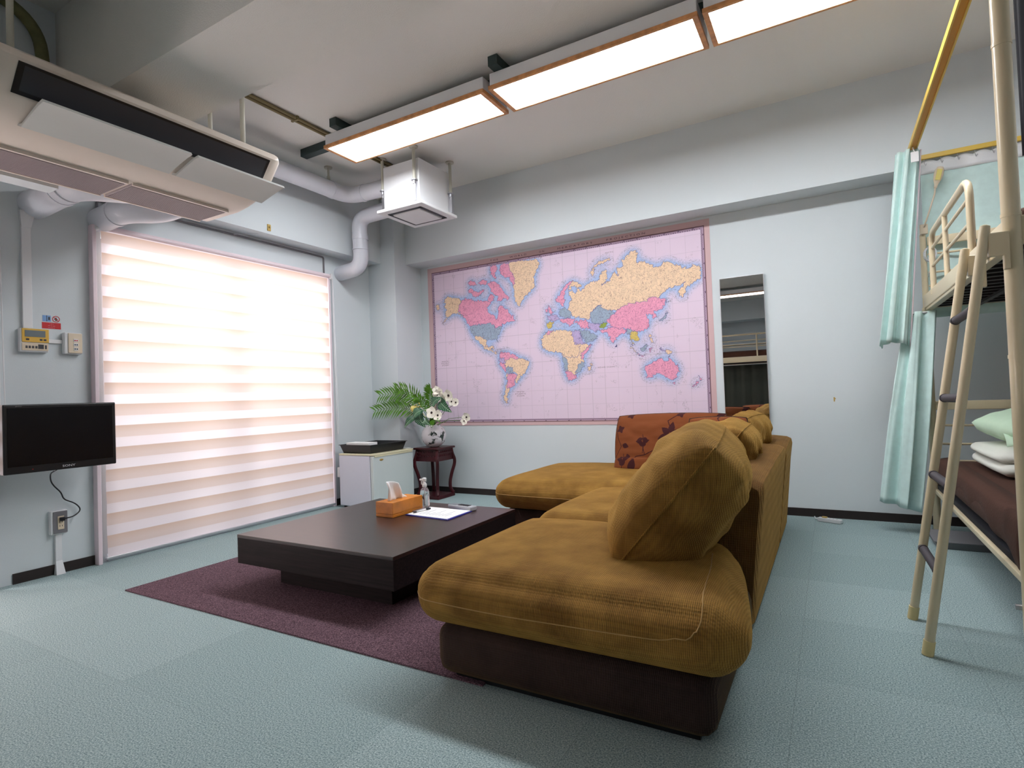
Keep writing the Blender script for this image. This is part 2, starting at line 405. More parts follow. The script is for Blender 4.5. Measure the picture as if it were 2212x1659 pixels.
def frame_mat(c, ax, ay):
    """matrix with X->ax, Y->ay(orthogonalised), origin c"""
    ax = Vector(ax).normalized(); ay = Vector(ay); ay = (ay-ax*ay.dot(ax)).normalized(); az = ax.cross(ay)
    m = Matrix.Identity(4)
    for i in range(3): m[i][0] = ax[i]; m[i][1] = ay[i]; m[i][2] = az[i]; m[i][3] = c[i]
    return m
def text_mesh(name, txt, size, mt, m, parent=None, spacing=1.0, align='CENTER', sx=1):
    c = bpy.data.curves.new(name, 'FONT'); c.body = txt; c.size = size; c.align_x = align; c.align_y = 'CENTER'; c.space_character = spacing; c.resolution_u = 2
    t = bpy.data.objects.new(name, c); COL.objects.link(t)
    dg = bpy.context.evaluated_depsgraph_get(); me = bpy.data.meshes.new_from_object(t.evaluated_get(dg))
    bpy.data.objects.remove(t); me.materials.clear(); me.materials.append(M[m])
    for v in me.vertices: v.co = mt @ Vector((v.co.x*sx, v.co.y, v.co.z))
    o = bpy.data.objects.new(name, me); COL.objects.link(o); o.parent = parent; return o
def copy_tree(o, delta, label=None, group=None, skip=()):
    c = o.copy(); COL.objects.link(c); c.location = o.location+Vector(delta)
    if label: c['label'] = label
    if group: c['group'] = group
    def kids(src, dst):
        for ch in src.children:
            if ch.name.split('.')[0] in skip: continue
            d = ch.copy(); COL.objects.link(d); d.parent = dst; kids(ch, d)
    kids(o, c); return c
# ================================================================== THE ROOM
XW, YB, ZC = -3.88, 4.435, 2.86
g = G(); g.box(-4.05, 1.60, -5.2, 4.6, -.1, 0); struct(g.out('floor', 'carpet'))
g = G(); g.box(-4.05, 1.60, -5.2, 4.6, ZC, ZC+.1); struct(g.out('ceiling', 'ceil'))
g = G(); g.box(-4.05, XW, -5.2, -.62, 0, ZC); g.box(-4.05, XW, 1.21, 1.74, 0, ZC); g.box(-4.05, XW, 3.50, 4.6, 0, ZC)
g.box(-4.05, XW, -.62, 1.21, 1.96, ZC); g.box(-4.05, XW, 1.74, 3.50, 2.03, ZC); struct(g.out('wall_left', 'wall'))
g = G(); g.box(XW, 1.60, YB, 4.6, 0, ZC); struct(g.out('wall_back', 'wall'))
g = G(); g.box(1.50, 1.60, -5.2, YB, 0, ZC); struct(g.out('wall_right', 'wall'))
g = G(); g.box(XW, 1.50, -5.2, -5.1, 0, ZC); struct(g.out('wall_front', 'wall'))
g = G(); g.box(XW, -3.546, 4.055, YB, 0, ZC); struct(g.out('trim_1', 'wall'))            # corner column
g = G(); g.box(-3.546, 1.50, 4.215, YB, 2.232, ZC); struct(g.out('trim_2', 'wall'))       # beam over the map wall
g = G(); g.box(XW, -3.72, 1.63, 4.055, 2.24, ZC); g.box(-3.30, -3.2, -5.1, 1.26, 2.0, ZC); struct(g.out('trim_3', 'wall'))   # beam over the windows
g = G(); g.box(XW, 1.50, 1.26, 1.63, 2.345, ZC); struct(g.out('trim_4', 'ceil'))          # beam across the ceiling
g = G(); g.box(XW, 1.50, -4.9, -4.5, 2.42, ZC); struct(g.out('trim_5', 'wall'))
g = G(); g.box(XW, -3.872, 1.285, 1.68, 0, .056); g.box(XW, -3.872, 3.56, 4.055, 0, .056); struct(g.out('baseboard_left', 'base'))
g = G(); g.box(-3.546, 1.50, 4.427, YB, 0, .056); struct(g.out('baseboard_back', 'base'))
g = G(); g.box(-3.872, -3.538, 4.047, 4.055, 0, .056); g.box(-3.546, -3.538, 4.055, 4.427, 0, .056); struct(g.out('baseboard_column', 'base'))

def window(n, y0, y1, zt=2.0):
    w = G(); x0, x1 = -4.0, -3.95
    for a, b, c, d in ((y0, y0+.05, .03, zt), (y1-.05, y1, .03, zt), (y0+.05, y1-.05, zt-.05, zt), (y0+.05, y1-.05, .03, .10), ((y0+y1)/2-.03, (y0+y1)/2+.03, .10, zt-.05)):
        w.box(x0, x1, a, b, c, d)
    o = struct(w.out('window_%d' % n, 'alum'))
    q = G(); q.box(-3.978, -3.972, y0+.05, (y0+y1)/2-.03, .10, zt-.05); q.box(-3.978, -3.972, (y0+y1)/2+.03, y1-.05, .10, zt-.05)
    q.out('pane', 'glass', o)
window(1, 1.74, 3.50); window(2, -.62, 1.21, 1.95)
# sill rails of the balcony doors
g = G(); g.box(-4.05, -3.87, 1.74, 3.50, -.02, .016); g.box(-4.05, -3.87, -.62, 1.21, -.02, .016); struct(g.out('trim_6', 'alum'))

# ------------------------------------------------------------------ blinds
def blind(y0, y1, label, chain=True, trims=True, H=2.0):
    t = thing('zebra_blind', label, 'blind', 'zebra roller blinds')
    X = -3.845; nz, ny = 90, 10
    for k in range(2):
        dx = -.012*k; dy = .022 if k else 0
        vs = []; fs = []
        for i in range(ny+1):
            for j in range(nz+1):
                y = y0+.045+dy+(y1-y0-.075)*i/ny; z = .03+H*j/nz
                vs.append((X+dx+.003*math.sin(j*.55+k)+.002*math.sin(i*1.7), y, z))
        for i in range(ny):
            for j in range(nz):
                a = i*(nz+1)+j; fs.append((a, a+nz+1, a+nz+2, a+1))
        if k == 0: link('blind_fabric', vs, fs, 'blind', t, True)
    h = G(); h.box(-3.88, X+.004, y0+.02, y1, H+.048, H+.064, .003); h.tube([(X+.004, y0+.03, H+.044), (X+.004, y1-.01, H+.044)], .0155, 14); h.out('head_rail', 'trimpink', t)
    h = G(); h.box(X-.014, X+.014, y0+.035, y1-.02, .018, .034, .004); h.out('bottom_rail', 'alum', t)
    if trims:
        h = G(); h.box(-3.88, X+.018, y0-.010, y0+.012, .0, H+.05, .003); h.out('side_trim', 'trimpink', t)
        h = G(); h.box(-3.88, X-.005, y1-.018, y1+.004, .0, H+.05, .002); h.out('side_trim', 'trimpink', t)
    for ya in (y0+.004, y1-.012): h = G(); h.box(X-.014, X+.026, ya, ya+.024, H+.018, H+.07, .010); h.out('end_cap', 'white', t)
    if chain:
        h = G(); yy = y1+.014; h.tube(bez([(X+.01, yy, H+.04), (X+.015, yy+.002, .70), (X+.012, yy+.014, .62), (X+.01, yy+.026, .70), (X+.004, yy+.012, H+.04)], 5, .03), .0028, 6)
        h.out('pull_chain', 'white', t, True)
    rebase(t, (X, (y0+y1)/2, 0))
    return t
blind(1.682, 3.535, 'wide cream and pink striped roller blind glowing over the balcony door')
blind(-.66, 1.215, 'striped roller blind at far left, mostly cut off behind the television', H=1.915)

# ------------------------------------------------------------------ world map poster
MAPD = "O-3260,1868 -3232,1902 -3199,1909 -3138,1888 -3074,1870 -3050,1849 -3083,1811 -3092,1753 -3068,1724 -3031,1679 -3068,1714 -3118,1740 -3157,1739 -3204,1712 -3279,1650 -3292,1654 -3230,1704 -3255,1744 -3234,1785 -3258,1819 -3244,1839|O-3364,1847 -3324,1838 -3312,1809 -3333,1790 -3359,1814|P-3050,1849 -3011,1865 -2930,1853 -2900,1826 -2863,1832 -2802,1820 -2748,1814 -2719,1795 -2763,1754 -2764,1723 -2735,1690 -2688,1670 -2666,1632 -2648,1650 -2646,1696 -2638,1750 -2602,1757 -2575,1718 -2546,1710 -2525,1668 -2486,1644 -2481,1623 -2470,1597 -2516,1592 -2563,1591 -2598,1580 -2652,1555 -2676,1552 -2704,1590 -2739,1606 -2872,1603 -2959,1601 -2990,1617 -3013,1672 -3067,1730 -3092,1759 -3083,1811|P-2976,1940 -2926,1954 -2896,1924 -2835,1912 -2804,1928 -2786,1906 -2836,1886 -2880,1860 -2916,1880 -2927,1913 -2971,1918|P-2973,2007 -2935,2033 -2892,2012 -2875,1979 -2918,1979 -2955,1994|P-2856,1997 -2800,2020 -2752,1994 -2772,1965 -2832,1978|P-2753,1983 -2681,1994 -2635,1963 -2596,1912 -2568,1868 -2519,1812 -2542,1800 -2582,1830 -2600,1802 -2647,1802 -2640,1842 -2691,1878 -2720,1897 -2725,1939|P-2746,1855 -2715,1876 -2681,1847 -2694,1813 -2730,1802 -2760,1820|P-2716,2137 -2651,2137 -2641,2090 -2666,2063 -2656,2016 -2691,2031 -2713,2075|P-2598,2140 -2516,2138 -2508,2071 -2480,2037 -2459,1994 -2462,1935 -2480,1917 -2511,2001 -2568,2014 -2607,2055 -2611,2101|O-2516,2138 -2231,2129 -2200,2075 -2218,2044 -2241,2008 -2259,1972 -2266,1929 -2252,1888 -2286,1858 -2331,1829 -2366,1799 -2396,1758 -2408,1730 -2436,1738 -2457,1770 -2467,1816 -2465,1856 -2480,1917 -2462,1935 -2459,1994 -2480,2037 -2508,2071|G-2959,1601 -2872,1603 -2739,1606 -2704,1590 -2676,1552 -2652,1555 -2598,1580 -2623,1532 -2643,1493 -2667,1470 -2658,1418 -2680,1446 -2733,1450 -2788,1444 -2823,1473 -2847,1490 -2914,1496 -2950,1525 -2967,1563|O-2914,1496 -2847,1490 -2823,1473 -2788,1444 -2784,1398 -2766,1381 -2712,1392 -2719,1367 -2749,1360 -2797,1373 -2844,1413 -2879,1452 -2903,1464|O-2826,1398 -2782,1389 -2753,1361 -2702,1364 -2715,1390 -2732,1347 -2667,1324 -2682,1313 -2739,1342 -2805,1368|P-2638,1322 -2581,1324 -2497,1294 -2449,1266 -2450,1248 -2526,1265 -2555,1249 -2584,1244 -2640,1273 -2650,1292|V-2655,1267 -2611,1271 -2584,1244 -2599,1220 -2635,1229 -2659,1246|P-2659,1246 -2635,1229 -2600,1214 -2580,1170 -2582,1133 -2616,1166 -2650,1211|O-2584,1244 -2555,1249 -2526,1265 -2450,1248 -2435,1259 -2381,1246 -2341,1217 -2346,1187 -2371,1152 -2386,1117 -2435,1095 -2458,1060 -2480,1030 -2500,1062 -2470,1091 -2476,1121 -2503,1141 -2516,1179 -2558,1193 -2580,1170 -2599,1220|G-2580,1170 -2558,1193 -2516,1179 -2503,1141 -2518,1124 -2553,1125 -2577,1145|P-2568,1120 -2504,1123 -2470,1097 -2500,1062 -2495,1012 -2552,990 -2581,985 -2577,1065|O-2581,985 -2552,990 -2561,954 -2583,924 -2571,886 -2586,862 -2565,849 -2600,857 -2620,888 -2611,943 -2595,992 -2581,1065 -2582,1127 -2569,1126 -2576,1065|O-2163,1461 -1920,1439 -1897,1403 -1893,1339 -1850,1330 -1824,1368 -1783,1330 -1737,1330 -1766,1284 -1811,1247 -1819,1202 -1813,1184 -1857,1175 -1883,1137 -1891,1097 -1910,1081 -1946,1111 -1971,1119 -1969,1182 -1980,1224 -2017,1249 -2028,1279 -2059,1299 -2144,1293 -2169,1319 -2201,1339 -2213,1387 -2198,1428|V-1920,1439 -1852,1433 -1824,1368 -1850,1330 -1893,1339 -1897,1403|P-1737,1330 -1766,1284 -1811,1247 -1818,1207 -1843,1209 -1834,1266 -1784,1296 -1771,1318|G-2017,1249 -1980,1224 -1969,1182 -1971,1119 -1997,1120 -2008,1155 -2000,1190|G-1857,1175 -1813,1190 -1811,1156 -1840,1129 -1847,1106 -1879,1085 -1891,1097 -1883,1137|P-1997,1120 -1971,1116 -1946,1111 -1910,1081 -1873,1073 -1887,1051 -1925,1035 -1956,1031 -1974,1061|O-1785,1131 -1744,1174 -1742,1151 -1768,1099 -1783,1108|O-2214,1388 -2196,1431 -2136,1478 -2015,1474 -1921,1455 -1843,1459 -1831,1379 -1868,1231 -1993,1239 -2031,1286 -2136,1293 -2192,1327|V-1921,1459 -1851,1460 -1831,1379 -1794,1340 -1894,1341|P-2144,1479 -2095,1482 -2121,1447 -2162,1443|G-1854,1460 -1782,1450 -1723,1420 -1683,1395 -1710,1362 -1786,1343 -1822,1400|P-2035,1579 -1987,1567 -1916,1567 -1886,1549 -1895,1521 -1934,1503 -1973,1536 -1997,1531|Y-2158,1554 -2084,1551 -2111,1498 -2147,1505|P-2157,1665 -2136,1670 -2142,1641 -2162,1632|P-2127,1706 -2103,1674 -2089,1628 -2118,1624 -2132,1677|V-2147,1612 -2065,1618 -2035,1579 -2068,1553 -2132,1574|G-2027,1658 -1975,1667 -1929,1640 -1907,1602 -1931,1576 -1987,1577 -2026,1600|P-1902,1891 -1887,1882 -1952,1832 -1978,1777 -1965,1717 -1990,1676 -2013,1708 -2049,1720 -2051,1757 -2010,1781 -1984,1829 -1942,1875|O-1887,1882 -1841,1868 -1804,1828 -1843,1825 -1821,1787 -1798,1805 -1766,1830 -1719,1859 -1652,1857 -1643,1898 -1612,1936 -1582,1939 -1577,1875 -1594,1836 -1631,1819 -1557,1838 -1540,1898 -1503,1907 -1483,1869 -1495,1940 -1444,1947 -1449,1996 -1398,2030 -1362,2065 -1314,2044 -1324,1963 -1269,1962 -1196,1924 -1190,1903 -1130,1901 -1109,1938 -1070,1925 -1031,1899 -974,1891 -968,1870 -899,1854 -892,1879 -830,1857 -827,1779 -872,1746 -917,1726 -943,1703 -971,1642 -997,1638 -1002,1685 -968,1720 -948,1756 -974,1734 -1026,1727 -1078,1721 -1119,1686 -1160,1658 -1213,1671 -1255,1642 -1310,1635 -1380,1636 -1444,1623 -1509,1595 -1545,1599 -1625,1615 -1653,1653 -1699,1630 -1730,1598 -1748,1543 -1808,1556 -1853,1575 -1885,1564 -1907,1602 -1944,1642 -1926,1698 -1909,1740 -1939,1780 -1906,1812 -1876,1779 -1851,1805 -1873,1844 -1905,1826 -1938,1801 -1920,1857|O-1717,1902 -1723,1945 -1699,1984 -1660,2014 -1608,2020 -1549,2032 -1542,2017 -1609,1999 -1654,1992 -1685,1968 -1695,1906|G-1730,1598 -1684,1635 -1646,1652 -1625,1615 -1545,1599 -1532,1570 -1584,1533 -1600,1507 -1645,1497 -1667,1492 -1719,1511 -1746,1578|P-1886,1542 -1778,1539 -1749,1507 -1766,1459 -1827,1479 -1856,1510|V-1764,1509 -1667,1492 -1662,1443 -1707,1432 -1751,1458|N-1668,1478 -1637,1497 -1593,1499 -1609,1466 -1647,1455|V-1594,1471 -1565,1483 -1551,1453 -1588,1446|P-1600,1507 -1584,1533 -1532,1570 -1509,1595 -1444,1623 -1380,1636 -1310,1635 -1255,1642 -1213,1671 -1160,1658 -1108,1645 -1110,1598 -1145,1556 -1198,1548 -1181,1493 -1207,1495 -1219,1537 -1260,1528 -1241,1485 -1243,1438 -1279,1408 -1341,1400 -1389,1418 -1402,1433 -1473,1436 -1551,1453 -1572,1490|P-1662,1443 -1610,1448 -1551,1453 -1473,1436 -1431,1422 -1439,1395 -1482,1392 -1527,1354 -1550,1318 -1577,1372 -1597,1416 -1648,1420|G-1431,1422 -1402,1436 -1389,1411 -1404,1385 -1429,1394|Y-1389,1411 -1341,1397 -1323,1337 -1352,1316 -1378,1349 -1393,1336 -1374,1280 -1394,1309 -1405,1378|K-1528,1316 -1518,1312 -1521,1297 -1530,1300|G-1326,1263 -1298,1281 -1270,1293 -1264,1272 -1286,1240 -1313,1242|G-1102,1538 -1097,1511 -1114,1486 -1155,1470 -1148,1483 -1114,1506|G-1098,1650 -1086,1609 -1093,1603|O-1405,1288 -1383,1268 -1356,1238 -1352,1225 -1375,1240 -1397,1269|P-1348,1224 -1320,1213 -1293,1207 -1298,1202 -1325,1208 -1348,1217|P-1252,1258 -1228,1261 -1237,1248 -1233,1230 -1251,1227|O-1245,1370 -1232,1373 -1231,1346 -1216,1318 -1215,1300 -1230,1310 -1242,1347|V-1165,1256 -1126,1235 -1114,1212 -1148,1233|O-1126,1235 -1104,1238 -1074,1223 -1079,1210 -1106,1196 -1118,1213|P-1295,1117 -1265,1127 -1233,1140 -1214,1157 -1187,1164 -1168,1181 -1142,1175 -1141,1157 -1108,1139 -1101,1159 -1095,1189 -1081,1162 -1061,1134 -1040,1115 -1019,1092 -1023,1062 -1039,1037 -1053,1007 -1071,994 -1105,1005 -1131,1024 -1152,1047 -1187,1053 -1223,1037 -1260,1021 -1278,1031 -1281,1062 -1294,1090|P-1076,977 -1059,976 -1064,961 -1072,964|P-883,1029 -867,1007 -855,997 -867,977 -876,990 -869,1007|P-883,977 -877,969 -912,936 -929,936 -915,953"
def build_map():
    x0, x1, z0, z1 = -3.45, -.75, .652, 2.214
    nx, nz = 1000, 580
    xs = np.linspace(x0, x1, nx); zs = np.linspace(z0, z1, nz)
    X, Z = np.meshgrid(xs*1000, zs*1000, indexing='ij')
    rng = np.random.RandomState(4)
    def up(a, k):                                   # smooth value noise
        h = rng.rand(a, k); ix = np.linspace(0, a-1.001, nx); iz = np.linspace(0, k-1.001, nz)
        i, j = ix.astype(int), iz.astype(int); fi, fj = (ix-i)[:, None], (iz-j)[None]
        return (h[i][:, j]*(1-fi)*(1-fj)+h[i+1][:, j]*fi*(1-fj)+h[i][:, j+1]*(1-fi)*fj+h[i+1][:, j+1]*fi*fj)
    C = lambda r, g_, b: np.array(lin((r/255, g_/255, b/255)))
    img = np.zeros((nx, nz, 3)); img[:] = C(208, 176, 178)
    inner = (X > -3375) & (X < -815) & (Z > 706) & (Z < 2140)
    band = (X > -3398) & (X < -793) & (Z > 688) & (Z < 2164)
    img[band] = C(176, 150, 172)
    sea = C(226, 206, 224)[None, None]*(1+.05*(up(12, 8)[..., None]-.5))
    img[inner] = sea[inner]
    wx = X+(up(260, 150)-.5)*22; wz = Z+(up(260, 150)-.5)*22
    cols = {'P': C(234, 160, 188), 'O': C(238, 208, 176), 'G': C(158, 174, 194), 'V': C(190, 172, 212), 'N': C(150, 168, 80), 'Y': C(214, 190, 110), 'K': C(50, 50, 80)}
    lab = np.zeros((nx, nz), int); keys = {}; n_ = 0
    for s in MAPD.split('|'):
        n_ += 1; keys[n_] = s[0]
        p = np.array([[float(c) for c in q.split(',')] for q in s[1:].split()])
        a, b = p.min(0)-20, p.max(0)+20
        i0, i1 = np.searchsorted(xs*1000, (a[0], b[0])); j0, j1 = np.searchsorted(zs*1000, (a[1], b[1]))
        px, pz = wx[i0:i1, j0:j1], wz[i0:i1, j0:j1]; ins = np.zeros(px.shape, bool)
        for k in range(len(p)):
            (xa, za), (xb, zb) = p[k], p[(k+1) % len(p)]
            if za == zb: continue
            c = ((za > pz) != (zb > pz)) & (px < (xb-xa)*(pz-za)/(zb-za)+xa); ins ^= c
        lab[i0:i1, j0:j1][ins] = n_
    lab[~inner] = 0; land = lab > 0
    # printed blue tint along the coasts
    h = land.astype(float)
    for _ in range(3):
        for ax in (0, 1):
            k = 11; cs = np.cumsum(np.pad(h, [(k+1, k) if a == ax else (0, 0) for a in (0, 1)], mode='edge'), axis=ax)
            h = (cs[2*k+1:] - cs[:-2*k-1]) / (2*k+1) if ax == 0 else (cs[:, 2*k+1:]-cs[:, :-2*k-1])/(2*k+1)
    t = np.clip(h*2.8, 0, 1)[..., None]*inner[..., None]
    img = img*(1-t)+C(172, 190, 226)*t
    # graticule
    gx = np.abs(((X+3370) % 116)-58) > 56.2; gz = np.abs(((Z-700) % 128)-64) > 62.4
    gl = (gx | gz) & inner & ~land; img[gl] *= .83
    for k, c in keys.items():
        mk = lab == k; img[mk] = cols[c]
    dens = up(300, 170); dens2 = up(170, 100)
    ve = land & (np.abs(dens-.5) < .045); img[ve] *= np.array([.62, .55, .6])          # rivers and lettering
    img[land] *= (1+.14*(dens2[land]-.5))[:, None]
    e = np.zeros((nx, nz), bool); e[1:] |= lab[1:] != lab[:-1]; e[:, 1:] |= lab[:, 1:] != lab[:, :-1]
    img[e & inner] = C(110, 106, 150)
    # coastal place names: little strokes in the halo
    co = (h > .04) & (h < .38) & ~land & inner
    st = (np.abs(up(200, 330)-.5) < .05) & co; img[st] = img[st]*.62
    oc = (up(60, 40) > .78) & inner & (h < .02) & (np.abs(up(230, 330)-.5) < .05); img[oc] *= .72
    # border ruling
    def fr(d): return (X > -3375-d) & (X < -815+d) & (Z > 706-d) & (Z < 2140+d)
    dash = ((X // 9).astype(int) + (Z // 9).astype(int)) % 2 == 0
    img[fr(8) & ~fr(2) & dash] = C(74, 50, 84); img[fr(26) & ~fr(21)] = C(92, 54, 60)
    img[fr(17) & ~fr(11) & (((X % 110) < 14) | ((Z % 110) < 14))] = C(80, 56, 84)
    vs = np.zeros((nx, nz, 3)); vs[..., 0] = xs[:, None]; vs[..., 1] = YB-.0035; vs[..., 2] = zs[None]
    I = np.arange(nx*nz).reshape(nx, nz)
    q = np.stack([I[:-1, :-1], I[1:, :-1], I[1:, 1:], I[:-1, 1:]], -1).reshape(-1, 4)
    me = bpy.data.meshes.new('map_poster'); me.vertices.add(nx*nz); me.vertices.foreach_set('co', vs.reshape(-1))
    me.loops.add(q.size); me.loops.foreach_set('vertex_index', q.reshape(-1).astype(np.int32))
    me.polygons.add(len(q)); me.polygons.foreach_set('loop_start', np.arange(0, q.size, 4, dtype=np.int32)); me.polygons.foreach_set('loop_total', np.full(len(q), 4, np.int32))
    me.update(calc_edges=True)
    a = me.color_attributes.new('Print', 'FLOAT_COLOR', 'POINT'); a.data.foreach_set('color', np.concatenate([img, np.ones((nx, nz, 1))], -1).reshape(-1).astype(np.float32))
    me.materials.append(M['print'])
    r = thing('world_map_poster', 'huge pink and lilac world map poster covering the back wall', 'poster')
    o = bpy.data.objects.new('map_sheet', me); COL.objects.link(o); o.parent = r
    g = G(); g.box(x0, x1, YB-.003, YB-.0002, z0, z1); g.out('backing', 'paper', r)
    mt = Matrix.Translation((-1.97, YB-.0045, 2.189)) @ Matrix.Rotation(PI/2, 4, 'X')
    for wd, wx_, ww in (('THE', -2.668, .10), ('WORLD', -2.414, .168), ('ON', -2.174, .051), ('MERCATORS', -1.859, .335), ('PROJECTION', -1.408, .36)):
        mt = Matrix.Translation((wx_, YB-.0045, 2.187)) @ Matrix.Rotation(PI/2, 4, 'X'); text_mesh('title_word', wd, .022, mt, 'ink2', r, 1.6, sx=ww/(len(wd)*.0205))
    for tx, px, pz, s in (('NORTH\nPACIFIC\nOCEAN', -3.27, 1.26, .018), ('NORTH\nATLANTIC\nOCEAN', -2.63, 1.335, .018), ('SOUTH\nATLANTIC\nOCEAN', -2.44, .935, .018), ('SOUTH\nPACIFIC\nOCEAN', -3.2, .87, .018), ('ARCTIC', -1.55, 2.08, .016), ('INDIAN OCEAN', -1.62, 1.13, .016)):
        text_mesh('ocean_name', tx, s, Matrix.Translation((px, YB-.0045, pz)) @ Matrix.Rotation(PI/2, 4, 'X'), 'ink2', r, 1.4)
    rebase(r, (-2.1, YB, z0))
build_map()

# ------------------------------------------------------------------ mirror
t = thing('wall_mirror', 'tall narrow frameless mirror fixed to the wall right of the map', 'mirror')
g = G(); g.box(-.694, -.388, YB-.022, YB-.004, .30, 1.74, .002); g.out('mirror_back', 'alum', t)
g = G(); g.box(-.690, -.392, YB-.0235, YB-.0222, .304, 1.736); g.out('mirror_glass', 'mirror', t)
rebase(t, (-.54, YB, .30))

# ------------------------------------------------------------------ ceiling lights
def ceiling_light(x0, x1, label, y0=2.75, y1=3.055, zb=2.70, lm='lit'):
    t = thing('ceiling_light', label, 'light', 'box ceiling lights with wooden frames')
    g = G(); g.box(x0+.004, x1-.004, y0+.012, y1-.012, zb+.02, zb+.10, .004); g.out('housing', 'white', t)
    g = G(); w = .016
    for a in ((x0, x1, y0, y0+w), (x0, x1, y1-w, y1), (x0, x0+w*1.6, y0+w, y1-w), (x1-w*1.6, x1, y0+w, y1-w)): g.box(a[0], a[1], a[2], a[3], zb, zb+.022)
    g.out('wooden_frame', 'woodframe', t)
    g = G(); g.box(x0+w*1.6, x1-w*1.6, y0+w, y1-w, zb+.004, zb+.018); g.out('diffuser', lm, t)
    rebase(t, ((x0+x1)/2, (y0+y1)/2, zb+.1)); return t
ceiling_light(-3.018, -1.692, 'box ceiling light nearest the window, left end of the row')
ceiling_light(-1.655, -.478, 'long box ceiling light in the middle of the row')
ceiling_light(-.455, .80, 'box ceiling light cut off by the top of the picture')
ceiling_light(-2.2, -.6, 'box ceiling light seen as a white strip in the mirror', -2.9, -2.6, lm='litdim')
t = thing('lighting_rail', 'dark green metal rail carrying the row of ceiling lights', 'rail')
g = G(); g.box(-3.44, .85, 2.905, 2.965, 2.802, 2.86, .003); g.out('rail', 'dkgreen', t)
g = G(); g.box(-2.90, -2.84, 2.70, 3.0, 2.802, 2.858); g.out('bracket', 'dkgreen', t)
g = G(); g.box(-1.62, -1.56, 2.70, 3.0, 2.802, 2.858); g.out('bracket', 'dkgreen', t)
rebase(t, (-1.3, 2.93, 2.86))
# conduit on the ceiling
t = thing('ceiling_conduit', 'thin brown twin cable conduit running along the ceiling', 'conduit')
g = G(); g.tube([(-3.085, 1.635, 2.846), (-3.085, 3.95, 2.846)], .0125, 10); g.tube([(-3.057, 1.635, 2.848), (-3.057, 3.95, 2.848)], .010, 10); g.out('conduit_pipe', 'conduit', t, True)
for y in (2.05, 2.55, 3.2, 3.75):
    g = G(); g.box(-3.105, -3.04, y, y+.016, 2.832, 2.86, .002); g.out('clip', 'conduit', t)
rebase(t, (-3.07, 2.8, 2.86))

# ------------------------------------------------------------------ ceiling air conditioner
t = thing('air_conditioner', 'long cream air conditioner hanging from the ceiling by the window', 'air conditioner')
prof = [(-3.14, 2.012), (-3.115, 2.0), (-2.85, 1.998), (-2.76, 2.010), (-2.68, 2.030), (-2.62, 2.055), (-2.575, 2.082), (-2.548, 2.108), (-2.475, 2.198), (-2.480, 2.222), (-2.505, 2.240), (-2.62, 2.285), (-3.10, 2.295), (-3.15, 2.26)]
g = G(); g.prism_y(prof, .84, 1.915); smooth_by_angle(g.out('housing', 'acbody', t), 35)
for e0, e1, e2 in ((1.915, 1.945, 1.965), (.84, .81, .795)):
    c = (-2.82, 2.14); k = len(prof); vs = []
    for y, ins in ((e0, 0), (e1, 0), ((e1+e2)/2, .02), (e2, .06)): vs += [(x+(c[0]-x)*ins, y, z+(c[1]-z)*ins) for x, z in prof]
    fs = [(i*k+j, i*k+(j+1) % k, (i+1)*k+(j+1) % k, (i+1)*k+j) for i in range(3) for j in range(k)]+[tuple(range(k)), tuple(range(3*k, 4*k))]
    g = G(); g.add(vs, fs); smooth_by_angle(g.out('end_cap', 'acbody', t), 50)
def slab(a, b, y0, y1, th, off=0):
    d = Vector((b[0]-a[0], 0, b[1]-a[1])); n = Vector((-d.z, 0, d.x)).normalized()
    if n.x < 0: n = -n
    p = [(a[0]+n.x*off, a[1]+n.z*off), (b[0]+n.x*off, b[1]+n.z*off), (b[0]+n.x*(off+th), b[1]+n.z*(off+th)), (a[0]+n.x*(off+th), a[1]+n.z*(off+th))]
    return p
g = G(); g.prism_y(slab((-2.556, 2.098), (-2.482, 2.190), 0, 0, .004), .865, 1.90); g.out('air_outlet', 'black', t)
g = G(); g.prism_y(slab((-2.548, 2.112), (-2.490, 2.184), 0, 0, .003, .004), .885, 1.885); g.out('outlet_panel', 'charcoal', t)
def flap(y0, y1):
    p = [(-2.455, 2.058), (-2.462, 2.070), (-2.500, 2.066), (-2.560, 2.050), (-2.640, 2.028), (-2.672, 2.038), (-2.676, 2.030), (-2.645, 2.016), (-2.560, 2.038), (-2.490, 2.054)]
    g = G(); g.prism_y(p, y0, y1)
    for yy in (y0+.08, (y0+y1)/2, y1-.08): g.box(-2.56, -2.54, yy-.004, yy+.004, 2.05, 2.10)
    smooth_by_angle(g.out('flap', 'flap', t), 30)
flap(.925, 1.475); flap(1.505, 1.965)
def grille(y0, y1):
    g = G(); g.box(-3.10, -2.85, y0, y1, 1.990, 2.001)
    n = int((3.09-2.86)/.0085)
    for i in range(n): g.box(-3.09+i*.0085, -3.0865+i*.0085, y0+.006, y1-.006, 1.9865, 1.990)
    o = g.out('intake_grille', 'grille', t)
    for xa in (-3.112, -2.85): g = G(); g.box(xa, xa+.012, y0, y1, 1.986, 2.0); g.out('grille_edge', 'acbody', o)
grille(.87, 1.395); grille(1.415, 1.90)
for x, y, c in ((-2.74, 1.93, .021), (-2.985, 1.90, .019)):
    g = G(); g.tube([(x, y, 2.25), (x, y, ZC)], c*.62, 12); g.out('hanger_rod', 'rodpaint', t, True)
for x in (-2.74, -2.985):
    g = G(); g.tube([(x, .93, 2.25), (x, .93, ZC)], .012, 12); g.out('hanger_rod', 'rodpaint', t, True)
rebase(t, (-2.82, 1.39, ZC))

